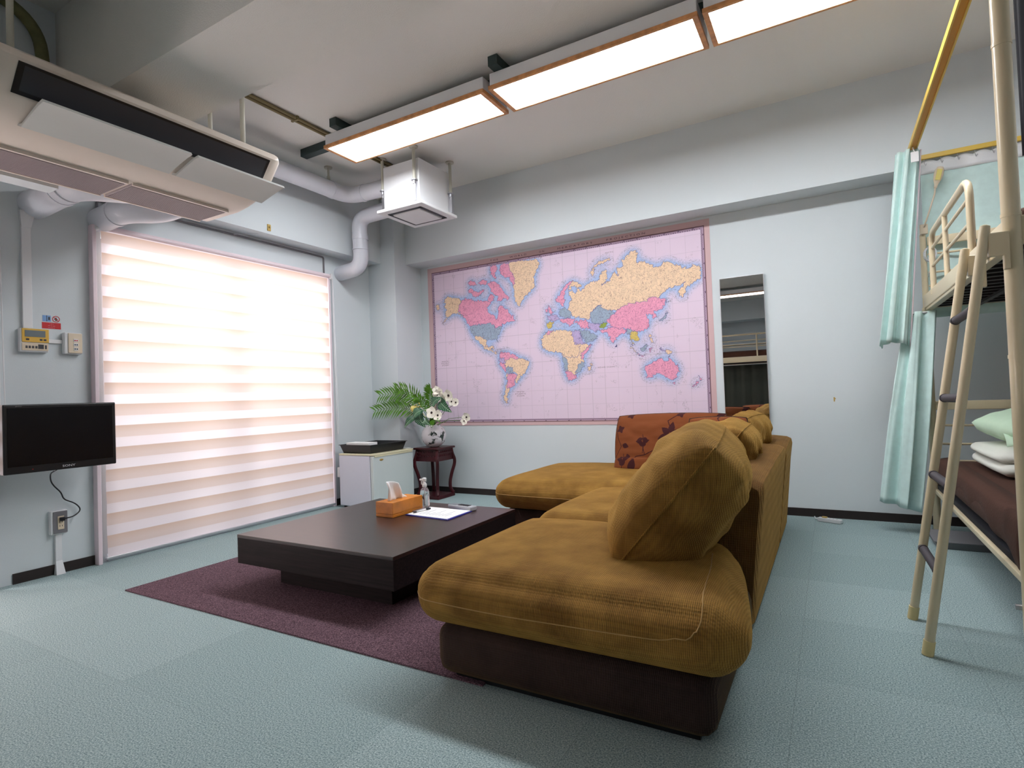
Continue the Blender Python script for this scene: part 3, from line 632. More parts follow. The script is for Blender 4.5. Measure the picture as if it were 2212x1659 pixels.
# ------------------------------------------------------------------ ducts
def duct(label, pts, r, rings=(), rr=.10, hanger=None, flange=None):
    t = thing('ventilation_duct', label, 'duct', 'white ventilation ducts')
    g = G(); g.tube(bez(pts, 10, rr), r, 26); o = g.out('duct_pipe', 'pvc', t, True); smooth_by_angle(o, 50)
    for a, b in rings: g = G(); g.tube([a, b], r+.004, 26); smooth_by_angle(g.out('duct_joint', 'pvc', t), 50)
    if hanger:
        x, y, z = hanger; h = G(); h.tube([(x, y, z), (x, y, ZC-.008)], .009, 10); h.cyl((x, y, ZC-.012), .032, .012); h.tube([(x, y, z+.02), (x, y, z+.045)], .014, 8)
        smooth_by_angle(h.out('duct_hanger', 'rodpaint', t))
    rebase(t, pts[0]); return t
duct('fat white elbow duct leaving the wall above the thermostat', [(-3.88, 1.41, 2.10), (-3.40, 1.41, 2.115), (-3.30, 1.62, 2.13), (-3.27, 2.0, 2.21), (-3.30, 2.3, 2.40), (-3.42, 2.44, 2.56)], .078,
     [((-3.56, 1.41, 2.11), (-3.53, 1.41, 2.111)), ((-3.49, 1.41, 2.1125), (-3.46, 1.41, 2.113))], .13)
duct('second white elbow duct beside the top left corner of the blind', [(-3.88, 1.74, 2.095), (-3.60, 1.74, 2.105), (-3.52, 1.92, 2.13), (-3.46, 2.05, 2.22), (-3.48, 2.25, 2.45), (-3.50, 2.38, 2.56)], .072,
     [((-3.70, 1.74, 2.101), (-3.67, 1.74, 2.102))], .11)
duct('long white duct running from behind the air conditioner to the ventilation unit', [(-3.52, 2.25, 2.68), (-3.52, 3.47, 2.68), (-3.03, 3.47, 2.66)], .066,
     [((-3.52, 3.30, 2.68), (-3.52, 3.27, 2.68)), ((-3.36, 3.47, 2.672), (-3.33, 3.47, 2.672))], .14, (-3.52, 3.25, 2.735))
duct('white duct dropping from the ventilation unit and bending into the wall', [(-3.03, 3.64, 2.56), (-3.60, 3.66, 2.56), (-3.60, 3.68, 2.12), (-3.88, 3.68, 2.10)], .066,
     [((-3.60, 3.67, 2.40), (-3.60, 3.67, 2.36)), ((-3.60, 3.67, 2.28), (-3.60, 3.67, 2.27))], .12)
# ventilation unit
t = thing('ventilation_unit', 'white square ventilation box hanging from the ceiling in the corner', 'ventilation unit')
g = G(); g.box(-3.03, -2.67, 3.365, 3.755, 2.43, 2.775, .004); g.out('unit_housing', 'white', t)
g = G(); g.box(-3.075, -2.625, 3.325, 3.795, 2.404, 2.430, .006); g.out('face_frame', 'white', t)
g = G(); g.box(-2.985, -2.715, 3.42, 3.70, 2.394, 2.404, .002); g.out('face_panel', 'white', t)
g = G(); c = (-2.85, 3.56); a = .185; b = .150
for s in (-1, 1):
    g.box(c[0]-a+.02, c[0]+a-.02, c[1]+s*(b+.010)-.014, c[1]+s*(b+.010)+.014, 2.4015, 2.4045); g.box(c[0]+s*(b+.005)-.014, c[0]+s*(b+.005)+.014, c[1]-a+.02, c[1]+a-.02, 2.4015, 2.4045)
g.out('air_slot', 'charcoal', t)
for x, y in ((-3.055, 3.385), (-2.70, 3.345), (-2.645, 3.74), (-3.05, 3.77)):
    h = G(); h.tube([(x, y, 2.60), (x, y, ZC-.005)], .0125, 12); h.cyl((x, y, ZC-.010), .034, .010); smooth_by_angle(h.out('hanger_rod', 'rodpaint', t))
    h = G(); h.cyl((x, y, 2.596), .026, .006); h.cyl((x, y, 2.57), .014, .026, 8); h.tube([(x, y, 2.545), (x, y, 2.60)], .006, 8)
    h.box(x-.012 if x < -2.85 else x-.02, x+.02 if x < -2.85 else x+.012, y-.004, y+.02, 2.44, 2.60); h.out('bracket', 'steel', t)
rebase(t, (-2.85, 3.56, ZC))
# refrigerant pipe, top left
t = tag(G().tube(bez([(-3.17, .55, 2.70), (-3.17, .92, 2.83), (-3.17, 1.18, 2.76), (-3.165, 1.215, 2.35), (-3.16, 1.21, 2.2)], 8, .25), .026, 14).out('wrapped_pipe', 'olive', None, True),
        'olive taped pipe curving down the wall in the top left corner', 'pipe')
# conduit over the window with its hook
t = thing('wall_conduit', 'thin grey cable conduit above the striped blind', 'conduit')
g = G(); g.tube(bez([(-3.872, 1.72, 2.05), (-3.872, 1.72, 2.215), (-3.872, 3.49, 2.215), (-3.872, 3.49, 2.06)], 4, .02), .0075, 8); g.out('conduit_pipe', 'greypl', t, True)
g = G(); g.tube([(-3.868, 2.62, 2.215), (-3.80, 2.75, 2.232), (-3.716, 2.82, 2.262)], .002, 5); g.out('wire', 'white', t)
rebase(t, (-3.872, 1.72, 2.05))
g = G(); g.box(-3.7199, -3.712, 2.805, 2.835, 2.262, 2.312, .002); g.tube([(-3.712, 2.82, 2.292), (-3.70, 2.82, 2.288)], .006, 8)
tag(g.out('wall_hook', 'rust'), 'small rusty hook plate on the beam above the blind', 'hook')

# ------------------------------------------------------------------ controls on the left wall
t = thing('thermostat', 'yellowed air conditioner controller with grey display on the left wall', 'thermostat')
g = G(); g.box(-3.88, -3.850, 1.325, 1.455, 1.262, 1.392, .005); g.out('controller_case', 'white', t)
g = G(); g.box(-3.850, -3.8445, 1.333, 1.455, 1.316, 1.392, .002); g.out('display_cover', 'thermo', t)
g = G(); g.box(-3.8445, -3.843, 1.345, 1.438, 1.346, 1.382); g.out('display', 'lcd', t)
g = G(); g.box(-3.850, -3.846, 1.333, 1.452, 1.270, 1.312, .001); g.out('button_panel', 'cream', t)
for a_, b_, z0, z1, xx in ((1.348, 1.357, 1.282, 1.296, -3.846), (1.362, 1.371, 1.282, 1.296, -3.846), (1.377, 1.386, 1.282, 1.296, -3.846), (1.392, 1.401, 1.282, 1.296, -3.846), (1.405, 1.43, 1.280, 1.305, -3.846), (1.436, 1.444, 1.280, 1.302, -3.846), (1.350, 1.364, 1.326, 1.336, -3.8445), (1.412, 1.424, 1.326, 1.336, -3.8445), (1.430, 1.442, 1.326, 1.336, -3.8445)):
    g = G(); g.box(xx, xx+.0015, a_, b_, z0, z1); g.out('button', 'charcoal', t)
rebase(t, (-3.88, 1.39, 1.262))
t = thing('wall_switch', 'cream switch box with three small switches beside the blind', 'switch')
g = G(); g.box(-3.88, -3.846, 1.528, 1.618, 1.258, 1.384, .006); g.out('switch_box', 'white', t)
g = G(); g.box(-3.846, -3.840, 1.546, 1.616, 1.264, 1.380, .003); g.out('switch_plate', 'cream', t)
for z, c in ((1.338, 'red'), (1.313, 'charcoal'), (1.288, 'white')):
    g = G(); g.box(-3.840, -3.8375, 1.571, 1.594, z-.009, z+.009, .001); g.out('switch_rocker', 'white', t)
    g = G(); g.box(-3.8375, -3.837, 1.575, 1.581, z-.004, z+.004); g.box(-3.8375, -3.837, 1.585, 1.591, z-.004, z+.004); g.out('switch_mark', c if c != 'white' else 'charcoal', t)
rebase(t, (-3.88, 1.573, 1.258))
t = thing('cable_cover', 'white cable cover dropping from the duct to the thermostat', 'cable cover')
g = G(); g.box(-3.88, -3.862, 1.344, 1.388, 1.394, 2.0, .003); g.out('cover_channel', 'white', t)
g = G(); g.add([(-3.88, 1.335, 2.05), (-3.88, 1.405, 2.05), (-3.85, 1.405, 2.05), (-3.85, 1.335, 2.05), (-3.88, 1.345, 1.96), (-3.88, 1.388, 1.96), (-3.86, 1.388, 1.96), (-3.86, 1.345, 1.96)], [(0, 1, 2, 3), (4, 7, 6, 5), (0, 4, 5, 1), (1, 5, 6, 2), (2, 6, 7, 3), (3, 7, 4, 0)]); g.out('cover_end', 'white', t)
rebase(t, (-3.88, 1.366, 1.394))
g = G(); g.box(-3.88, -3.868, 1.455, 1.528, 1.318, 1.340, .002); tag(g.out('cable_cover', 'white'), 'short white cable cover between the thermostat and the switch', 'cable cover')
t = thing('wall_sticker', 'red notice sticker with two small pictograms above the thermostat', 'sticker')
g = G(); g.box(-3.88, -3.8792, 1.436, 1.526, 1.402, 1.438); g.out('red_notice', 'red', t)
text_mesh('notice_text', '- -- -\n--- -- ---\n-- --- --', .011, Matrix.Translation((-3.8788, 1.481, 1.420)) @ Matrix.Rotation(PI/2, 4, 'Z') @ Matrix.Rotation(PI/2, 4, 'X'), 'text', t)
g = G(); g.box(-3.88, -3.8792, 1.439, 1.478, 1.443, 1.478); g.out('blue_pictogram', 'sky', t)
g = G(); g.box(-3.8792, -3.8788, 1.4575, 1.4605, 1.443, 1.478); g.box(-3.8792, -3.8788, 1.466, 1.474, 1.452, 1.470); g.out('pictogram_mark', 'seatdark', t)
g = G(); n = 24; R1, R2 = .0185, .015; cy_, cz_ = 1.503, 1.460
for k in range(n):
    a, b = 2*PI*k/n, 2*PI*(k+1)/n
    g.add([(-3.879, cy_+math.cos(q)*r, cz_+math.sin(q)*r) for q, r in ((a, R1), (b, R1), (b, R2), (a, R2))], [(0, 1, 2, 3)])
g.add([(-3.8788, cy_-.013, cz_+.0105), (-3.8788, cy_-.0105, cz_+.013), (-3.8788, cy_+.013, cz_-.0105), (-3.8788, cy_+.0105, cz_-.013)], [(0, 1, 2, 3)]); g.out('prohibition_sign', 'red', t)
g = G(); g.box(-3.8794, -3.879, cy_-.010, cy_+.008, cz_-.003, cz_+.001); g.box(-3.8794, -3.879, cy_-.003, cy_+.003, cz_-.010, cz_+.009); g.out('cigarette_mark', 'ink', t)
rebase(t, (-3.88, 1.48, 1.402))
t = thing('power_outlet', 'grey wall socket with a plug in it under the television', 'socket')
g = G(); g.box(-3.88, -3.848, 1.448, 1.528, .228, .362, .005); g.out('outlet_box', 'white', t)
g = G(); g.box(-3.848, -3.842, 1.458, 1.526, .233, .357, .003); g.out('outlet_plate', 'greypl', t)
g = G(); g.box(-3.842, -3.839, 1.478, 1.508, .255, .330, .001); g.out('socket_insert', 'cream', t)
g = G()
for z in (.27, .293):
    for y in (1.486, 1.497): g.box(-3.8392, -3.8385, y, y+.0025, z, z+.009)
g.out('socket_slot', 'black', t)
g = G(); g.box(-3.88, -3.862, 1.474, 1.505, .05, .228, .002); g.add([(-3.88, 1.468, 0), (-3.88, 1.512, 0), (-3.84, 1.512, 0), (-3.84, 1.468, 0), (-3.88, 1.474, .075), (-3.88, 1.505, .075), (-3.862, 1.505, .075), (-3.862, 1.474, .075)], [(3, 2, 1, 0), (4, 5, 6, 7), (0, 1, 5, 4), (1, 2, 6, 5), (2, 3, 7, 6), (3, 0, 4, 7)]); g.out('socket_conduit', 'white', t)
rebase(t, (-3.88, 1.49, 0))

# ------------------------------------------------------------------ television
t = thing('television', 'small black flat television on the left wall', 'television')
X = -3.62
g = G(); g.box(X-.045, X, 1.170, 1.682, .612, .968, .006); g.out('tv_case', 'black', t)
g = G(); g.box(X, X+.0015, 1.188, 1.664, .650, .950); g.out('tv_screen', 'screen', t)
text_mesh('brand_name', 'SONY', .0165, Matrix.Translation((X+.0012, 1.448, .630)) @ Matrix.Rotation(PI/2, 4, 'Z') @ Matrix.Rotation(PI/2, 4, 'X'), 'text', t, sx=1.35)
text_mesh('series_name', 'BRAVIA', .008, Matrix.Translation((X+.0012, 1.235, .9575)) @ Matrix.Rotation(PI/2, 4, 'Z') @ Matrix.Rotation(PI/2, 4, 'X'), 'greypl', t)
g = G(); g.box(X, X+.001, 1.288, 1.292, .628, .632); g.out('power_light', 'red', t)
g = G(); g.box(-3.88, -3.70, 1.38, 1.46, .72, .86, .01); g.box(-3.72, X-.045, 1.34, 1.50, .70, .88, .006); g.out('wall_bracket', 'charcoal', t)
rebase(t, (-3.88, 1.426, .612))
t = thing('power_cable', 'thin black cable hanging from the television to the socket', 'cable')
P0 = [(-3.66, 1.41, .612), (-3.80, 1.43, .58), (-3.855, 1.455, .52), (-3.862, 1.505, .46), (-3.862, 1.515, .42), (-3.862, 1.575, .385), (-3.855, 1.60, .345), (-3.845, 1.56, .315), (-3.832, 1.505, .313)]
g = G(); g.tube(bez(P0, 6, .04), .0036, 8); g.out('cable', 'ink', t, True)
g = G(); g.box(-3.839, -3.822, 1.484, 1.508, .302, .324, .004); g.out('plug', 'ink', t); rebase(t, (-3.84, 1.5, .30))
# ------------------------------------------------------------------ refrigerator corner
t = thing('mini_refrigerator', 'small white refrigerator in the corner beside the blind', 'refrigerator')
g = G(); g.box(-3.765, -3.405, 3.50, 4.02, .02, .455, .006); g.out('cabinet', 'fridgeside', t)
g = G(); g.box(-3.400, -3.364, 3.50, 4.02, .025, .452, .008); g.out('door', 'fridge', t)
g = G(); g.box(-3.765, -3.362, 3.498, 4.022, .455, .470, .005); g.out('top_panel', 'fridgetop', t)
g = G(); g.box(-3.364, -3.360, 3.515, 4.005, .442, .456, .001); g.out('door_handle', 'fridgetop', t)
g = G(); n0 = len(g.v); g.lathe([(.016, 0), (.014, .003), (.004, .004)], (0, 0, 0), 20); g.xf(Matrix.Translation((-3.364, 3.60, .415)) @ Matrix.Rotation(PI/2, 4, 'Y') @ Matrix.Diagonal((.55, 1.5, 1, 1))); g.out('badge', 'gold', t, True)
g = G(); g.box(-3.79, -3.765, 3.53, 3.99, .30, .36); g.box(-3.81, -3.765, 3.52, 3.60, .26, .345); g.out('rear_fitting', 'white', t)
for x in (-3.74, -3.42):
    for y in (3.54, 3.98):
        g = G(); g.cyl((x, y, 0), .014, .022, 12); g.out('foot', 'black', t)
rebase(t, (-3.56, 3.76, 0))
t = thing('storage_tray', 'shallow black plastic tray on top of the refrigerator', 'tray')
def tray(g, x0, x1, y0, y1, z0, z1, fl, th):
    a = [(x0+fl, y0+fl, z0), (x1-fl, y0+fl, z0), (x1-fl, y1-fl, z0), (x0+fl, y1-fl, z0)]; b = [(x0, y0, z1), (x1, y0, z1), (x1, y1, z1), (x0, y1, z1)]
    ai = [(x0+fl+th, y0+fl+th, z0+th), (x1-fl-th, y0+fl+th, z0+th), (x1-fl-th, y1-fl-th, z0+th), (x0+fl+th, y1-fl-th, z0+th)]; bi = [(x0+th, y0+th, z1), (x1-th, y0+th, z1), (x1-th, y1-th, z1), (x0+th, y1-th, z1)]
    fs = [(3, 2, 1, 0), (8, 9, 10, 11)]
    for i in range(4):
        j = (i+1) % 4; fs += [(i, j, 4+j, 4+i), (8+j, 8+i, 12+i, 12+j), (4+i, 4+j, 12+j, 12+i)]
    g.add(a+b+ai+bi, fs); return g
g = tray(G(), -3.765, -3.405, 3.515, 3.975, .4715, .543, .022, .004); g.out('tray_body', 'black', t)
g = G()
for q in ((-3.773, -3.397, 3.507, 3.517), (-3.773, -3.397, 3.973, 3.983), (-3.773, -3.763, 3.517, 3.973), (-3.407, -3.397, 3.517, 3.973)): g.box(*q, .541, .546, .002)
g.out('rim', 'black', t); rebase(t, (-3.58, 3.745, .4715))
g = G(); g.box(-3.735, -3.47, 3.56, 3.67, .478, .560, .002); tag(g.out('paper_stack', 'paper'), 'stack of white paper lying in the black tray', 'papers')
g = G(); g.box(-3.46, -3.385, 3.978, 4.018, .471, .477, .001); tag(g.out('paper_slip', 'paper'), 'small white slip on the refrigerator behind the tray', 'paper')

# plant stand
t = thing('plant_stand', 'carved dark rosewood plant stand with curved legs in the corner', 'stand')
cx0, cy0, hh = -3.255, 4.195, .140
g = G(); g.box(cx0-hh, cx0+hh, cy0-hh, cy0+hh, .452, .470, .005); g.out('stand_top', 'rosewood', t)
g = G(); a = hh-.022
for k in range(4):
    s = G(); s.box(-a, a, -a-.006, -a+.006, .345, .452)
    s.xf(Matrix.Translation((cx0, cy0, 0)) @ Matrix.Rotation(k*PI/2, 4, 'Z')); g.add(s.v, s.f)
g.out('apron', 'rosewood', t)
for k in range(4):                                  # fretwork carved on each side
    s = G(); random.seed(k)
    for z in (.395, .43):
        for i in range(8):
            x = -a+.018+i*(2*a-.036)/7; s.tube([(x-.008, -a-.008, z-.007), (x, -a-.010, z+.007), (x+.008, -a-.008, z-.006)], .003, 6)
    s.box(-a, a, -a-.010, -a-.006, .41, .415); s.xf(Matrix.Translation((cx0, cy0, 0)) @ Matrix.Rotation(k*PI/2, 4, 'Z')); s.out('carving', 'rosewood', t)
for sx_ in (-1, 1):
    for sy_ in (-1, 1):
        pts = [(cx0+sx_*d, cy0+sy_*d, z) for d, z in ((.112, .452), (.118, .40), (.134, .345), (.132, .30), (.112, .22), (.098, .14), (.098, .08), (.110, .045), (.120, .03))]
        g = G(); g.tube(bez(pts, 3, .03), .0158, 10); g.out('leg', 'rosewood', t, True)
g = G(); g.box(cx0-.13, cx0+.13, cy0-.13, cy0+.13, 0, .030, .006); g.out('foot_board', 'rosewood', t)
rebase(t, (cx0, cy0, 0))
# vase
t = thing('vase', 'round white vase with dark painted flowers on the plant stand', 'vase')
prof = [(.045, 0), (.050, .004), (.075, .018), (.100, .045), (.114, .085), (.116, .115), (.108, .150), (.088, .180), (.068, .192), (.066, .205), (.058, .205), (.058, .190), (.05, .17)]
g = G(); g.lathe(prof, (cx0, cy0, .4702), 40); g.out('vase_body', 'vase', t, True); rebase(t, (cx0, cy0, .4702))
# flower arrangement
t = thing('flower_arrangement', 'artificial white flowers and green palm fronds in the vase', 'flowers')
def frond(p0, p1, p2, n, ll, seed, drop=.3):
    random.seed(seed); p0, p1, p2 = map(Vector, (p0, p1, p2)); g = G(); pts = []
    for i in range(17):
        s = i/16; pts.append(p0*(1-s)**2+p1*2*s*(1-s)+p2*s*s)
    g.tube(pts, [.0032*(1-.7*i/16) for i in range(17)], 6)
    for i in range(n):
        s = .30+.70*i/n; c = p0*(1-s)**2+p1*2*s*(1-s)+p2*s*s; tg = ((p1-p0)*(1-s)+(p2-p1)*s).normalized()
        side = tg.cross(Vector((.25, -1, .25))).normalized(); L_ = ll*(.55+.45*math.sin(PI*min(1, (s-.22)*1.15)))
        for sg in (-1, 1):
            d = (side*sg+tg*.75+Vector((random.uniform(-.1, .1), random.uniform(-.35, .1), -drop*.5))).normalized()
            w = d.cross(Vector((0, -1, .3))).normalized()*.0088
            a = c; m1 = c+d*L_*.45+Vector((0, 0, .004)); e = c+d*L_+Vector((0, 0, -drop*L_*.35))
            g.add([a-w*.3, a+w*.3, m1+w, m1-w, e], [(0, 1, 2, 3), (3, 2, 4)])
    g.out('palm_frond', 'frond', t)
B = Vector((cx0, cy0, .66))
frond(B, (-3.36, 4.10, 1.05), (-3.72, 3.96, .965), 19, .125, 1)
frond(B, (-3.38, 4.08, .92), (-3.75, 3.92, .82), 19, .120, 2)
frond(B, (-3.33, 4.12, 1.02), (-3.56, 4.02, 1.03), 15, .11, 3)
frond(B, (-3.27, 4.15, .98), (-3.20, 4.10, 1.02), 16, .085, 4)
frond(B, (-3.22, 4.10, .86), (-3.08, 4.00, .72), 18, .09, 5, .7)
frond(B, (-3.26, 4.10, .95), (-3.33, 4.02, .93), 14, .07, 6)
def leaf(base, tip, w, seed, m='leafd'):
    base, tip = Vector(base), Vector(tip); d = tip-base; s = d.cross(Vector((0, -1, .2))).normalized(); nrm = s.cross(d).normalized()
    g = G(); n = 12; vs = []; fs = []
    for i in range(n+1):
        u = i/n; c = base+d*u+nrm*(.03*math.sin(PI*u)); ww = w*math.sin(PI*min(1, u**.7))*(1 if u < 1 else 0)
        for k, q in enumerate((-1, -.5, 0, .5, 1)): vs.append(c+s*ww*q*(1+.06*math.sin(i*2.5))+nrm*(abs(q)*ww*.35))
    for i in range(n):
        for k in range(4): fs.append((i*5+k, i*5+k+1, (i+1)*5+k+1, (i+1)*5+k))
    g.add(vs, fs); g.tube([B, base], .0025, 6); o = g.out('broad_leaf', m, t, True)
    v = G(); v.tube([vs[i*5+2]-nrm*.0+Vector((0, -.003, 0)) for i in range(n+1)], .0016, 5)
    for i in range(2, n-1):
        for e in (0, 4): v.tube([vs[i*5+2]+Vector((0, -.003, 0)), vs[(i+1)*5+e]*.85+vs[(i+1)*5+2]*.15+Vector((0, -.003, 0))], .0011, 4)
    v.out('leaf_vein', 'vein', o)
leaf((-3.30, 4.06, .79), (-3.21, 4.02, .66), .055, 1); leaf((-3.34, 4.06, .76), (-3.44, 4.0, .66), .035, 2)
leaf((-3.24, 4.03, .82), (-3.32, 3.98, .75), .045, 3); leaf((-3.10, 4.10, .90), (-2.93, 4.05, .79), .05, 4); leaf((-3.17, 4.08, .86), (-3.03, 4.05, .93), .045, 5)
leaf((-3.20, 4.02, .74), (-3.10, 3.96, .68), .04, 6)
def flower(c, r, n_, seed, fc=(.1, -1, .15)):
    random.seed(seed); c = Vector(c); f = Vector(fc).normalized(); a = f.orthogonal().normalized(); b = f.cross(a); g = G()
    for k in range(5):
        th = 2*PI*k/5+seed; d = a*math.cos(th)+b*math.sin(th); s = f.cross(d); vs = []; fs = []
        for i in range(6):
            u = i/5
            for q in (-1, -.5, 0, .5, 1):
                w = r*.62*math.sin(PI*(.12+.80*u)); vs.append(c+d*(r*u*(1-.08*abs(q)))+s*w*q+f*(r*.30*u*u-.05*r*q*q+random.uniform(-.03, .03)*r))
        for i in range(5):
            for q in range(4): fs.append((i*5+q, i*5+q+1, (i+1)*5+q+1, (i+1)*5+q))
        g.add(vs, fs)
    o = g.out('white_flower', 'petal', t, True)
    h = G(); h.lathe([(.001, 0), (r*.17, .002), (r*.2, .006), (r*.12, .012), (.001, .013)], (0, 0, 0), 12); h.xf(frame_mat(c, a, b)); h.out('flower_centre', 'petalc', o, True)
    s = G(); s.tube([c-f*.005, (c+B)/2+Vector((0, 0, .03)), B], .0022, 5); s.out('flower_stem', 'frond', o)
for i, (x, z, r_) in enumerate(((-3.235, .790, .047), (-3.165, .765, .040), (-3.155, .945, .048), (-3.035, .945, .046), (-3.115, .925, .036), (-3.00, .888, .034), (-2.955, .878, .032), (-3.17, .995, .034), (-3.13, .98, .03), (-3.10, .905, .034), (-2.845, .745, .034), (-2.87, .71, .030))):
    y = 4.02 if i < 2 else 4.08; r = r_*1.28
    flower((x*y/4.15, y, .92+(z-.92)*y/4.15), r, 5, i*1.3, (.15*math.sin(i*2), -1, .2*math.cos(i)))
g = G(); g.lathe([(.001, 0), (.018, .004), (.030, .02), (.033, .035), (.028, .052), (.016, .062), (.001, .065)], (-3.365, 4.05, .80), 18); g.tube([(-3.365, 4.05, .81), (-3.31, 4.12, .72), B], .0022, 5); g.out('pompon_flower', 'yel', t, True)
g = G()
for q in ((-3.335, 4.05, .862), (-3.30, 4.05, .875), (-3.32, 4.06, .845)): g.lathe([(.001, 0), (.007, .004), (.007, .01), (.001, .014)], q, 8); g.tube([q, B], .0012, 4)
g.out('yellow_bud', 'yel', t, True)
rebase(t, B)

# ------------------------------------------------------------------ rug and table
g = G(); g.box(-3.162, -1.0, 1.495, 3.49, .0005, .006); tag(g.out('rug', 'rug'), 'dark plum carpet square under the low table', 'rug')
t = thing('low_table', 'low square dark brown coffee table standing on the plum rug', 'table')
TX0, TX1, TY0, TY1, TZ = -2.632, -1.600, 1.762, 2.79, .272
g = G(); g.box(TX0, TX1, TY0, TY1, TZ-.016, TZ, .0015); g.out('tabletop', 'tabletop', t)
g = G(); g.box(TX0+.001, TX1-.001, TY0+.001, TY1-.001, .130, TZ-.016); g.out('apron', 'tableside', t)
g = G(); g.box(-2.492, -1.742, 1.905, 2.65, .006, .130); g.out('pedestal', 'tableside', t)
rebase(t, (-2.116, 2.276, .006))
t = thing('tissue_box', 'orange bamboo tissue box on the low table', 'tissue box')
g = G(); g.box(-2.242, -2.117, 2.342, 2.60, TZ+.001, TZ+.018, .002); g.out('box_base', 'orangewood', t)
g = G(); g.box(-2.242, -2.117, 2.342, 2.60, TZ+.019, TZ+.083, .002); g.out('box_cover', 'orangewood', t)
g = G(); n = 16; vs = []; fs = []; random.seed(3)
for i in range(n+1):
    for j in range(9):
        u, v = i/n, j/8; y = 2.375+.185*u*(1-.22*v)-.01*v; x = -2.182+.016*math.sin(u*11+v*2)*(.3+v)+.007*math.sin(u*23)
        z = TZ+.080+v*(.098+.014*math.sin(u*4)-.085*u**3); vs.append((x, y, z))
for i in range(n):
    for j in range(8): a = i*9+j; fs.append((a, a+9, a+10, a+1))
g.add(vs, fs); o = g.out('tissue', 'tissue', t, True); md = o.modifiers.new('s', 'SOLIDIFY'); md.thickness = .0015
rebase(t, (-2.18, 2.47, TZ))
t = thing('spray_bottle', 'clear pump bottle of hand sanitiser behind the tissue box', 'bottle')
bc = (-2.17, 2.688, TZ+.0005)
g = G(); g.lathe([(.026, 0), (.028, .004), (.028, .080), (.025, .096), (.015, .110), (.011, .114), (.011, .118)], bc, 24); g.out('bottle_body', 'clear', t, True)
g = G(); g.lathe([(.013, .114), (.014, .118), (.014, .132), (.010, .134), (.009, .146), (.012, .150), (.013, .164), (.010, .170), (.001, .171)], bc, 20)
g.box(bc[0]-.034, bc[0]-.002, bc[1]-.006, bc[1]+.006, TZ+.152, TZ+.163, .003); g.box(bc[0]-.024, bc[0]-.018, bc[1]-.004, bc[1]+.004, TZ+.128, TZ+.154, .002); g.out('spray_head', 'white', t)
g = G(); g.tube([(bc[0], bc[1], TZ+.01), (bc[0], bc[1], TZ+.115)], .002, 6); g.out('dip_tube', 'white', t); rebase(t, bc)
def plate(c, ax, hx, hy, z0, z1, b=0):
    """box turned by angle ax about z, centre c"""
    g = G(); g.box(-hx, hx, -hy, hy, z0, z1, b); g.xf(Matrix.Translation((c[0], c[1], 0)) @ Matrix.Rotation(ax, 4, 'Z')); return g
t = thing('clipboard', 'blue clipboard with a white form lying on the low table', 'clipboard')
def quad(g, P, z0, z1):
    g.add([(x, y, z) for z in (z0, z1) for x, y in P], [(3, 2, 1, 0), (4, 5, 6, 7), (0, 1, 5, 4), (1, 2, 6, 5), (2, 3, 7, 6), (3, 0, 4, 7)]); return g
CB = [(-2.100, 2.425), (-1.790, 2.400), (-1.795, 2.640), (-2.105, 2.650)]
quad(G(), CB, TZ+.0005, TZ+.005).out('board', 'blue', t)
IN = [(-2.092, 2.432), (-1.800, 2.408), (-1.803, 2.632), (-2.095, 2.643)]
quad(G(), IN, TZ+.005, TZ+.0072).out('paper', 'paper', t)
g = G(); g.box(-2.106, -2.082, 2.49, 2.59, TZ+.0072, TZ+.013, .002); g.out('clip', 'steel', t)
g = G()
for i in range(9): g.box(-2.03+i*.022, -2.025+i*.022, 2.46, 2.46+.13*(.6+.4*math.sin(i*2)), TZ+.0073, TZ+.0076)
g.out('printed_line', 'remote', t); rebase(t, (-1.95, 2.52, TZ))
t = thing('pen', 'black and white ballpoint pen on the edge of the clipboard', 'pen')
a, b = Vector((-2.068, 2.452, TZ+.0125)), Vector((-2.050, 2.585, TZ+.0125))
g = G(); g.tube([a+(b-a)*.18, a+(b-a)*.74], .0048, 10); g.out('barrel', 'white', t, True)
g = G(); g.tube([a, a+(b-a)*.06, a+(b-a)*.18], [.001, .0032, .0048], 10); g.out('tip', 'ink', t, True)
g = G(); g.tube([a+(b-a)*.74, b], .0052, 10); g.box(-2.053, -2.049, 2.55, 2.575, TZ+.017, TZ+.020); g.out('cap', 'ink', t); rebase(t, a)
t = thing('remote_control', 'light grey remote control lying near the far edge of the table', 'remote')
mtr = Matrix.Translation((-1.885, 2.672, TZ)) @ Matrix.Rotation(math.radians(-9), 4, 'Z')
g = G(); g.box(-.092, .092, -.027, .027, .001, .026, .006); g.xf(mtr); g.out('remote_body', 'remote', t)
g = G(); g.box(-.086, -.034, -.021, .021, .026, .0272); g.xf(mtr); g.out('remote_display', 'lcd', t)
g = G()
for i in range(6):
    for j in range(3): g.box(-.02+i*.014, -.011+i*.014, -.016+j*.012, -.008+j*.012, .026, .0290, .001)
g.xf(mtr); g.out('button', 'charcoal', t); rebase(t, (-1.885, 2.672, TZ))

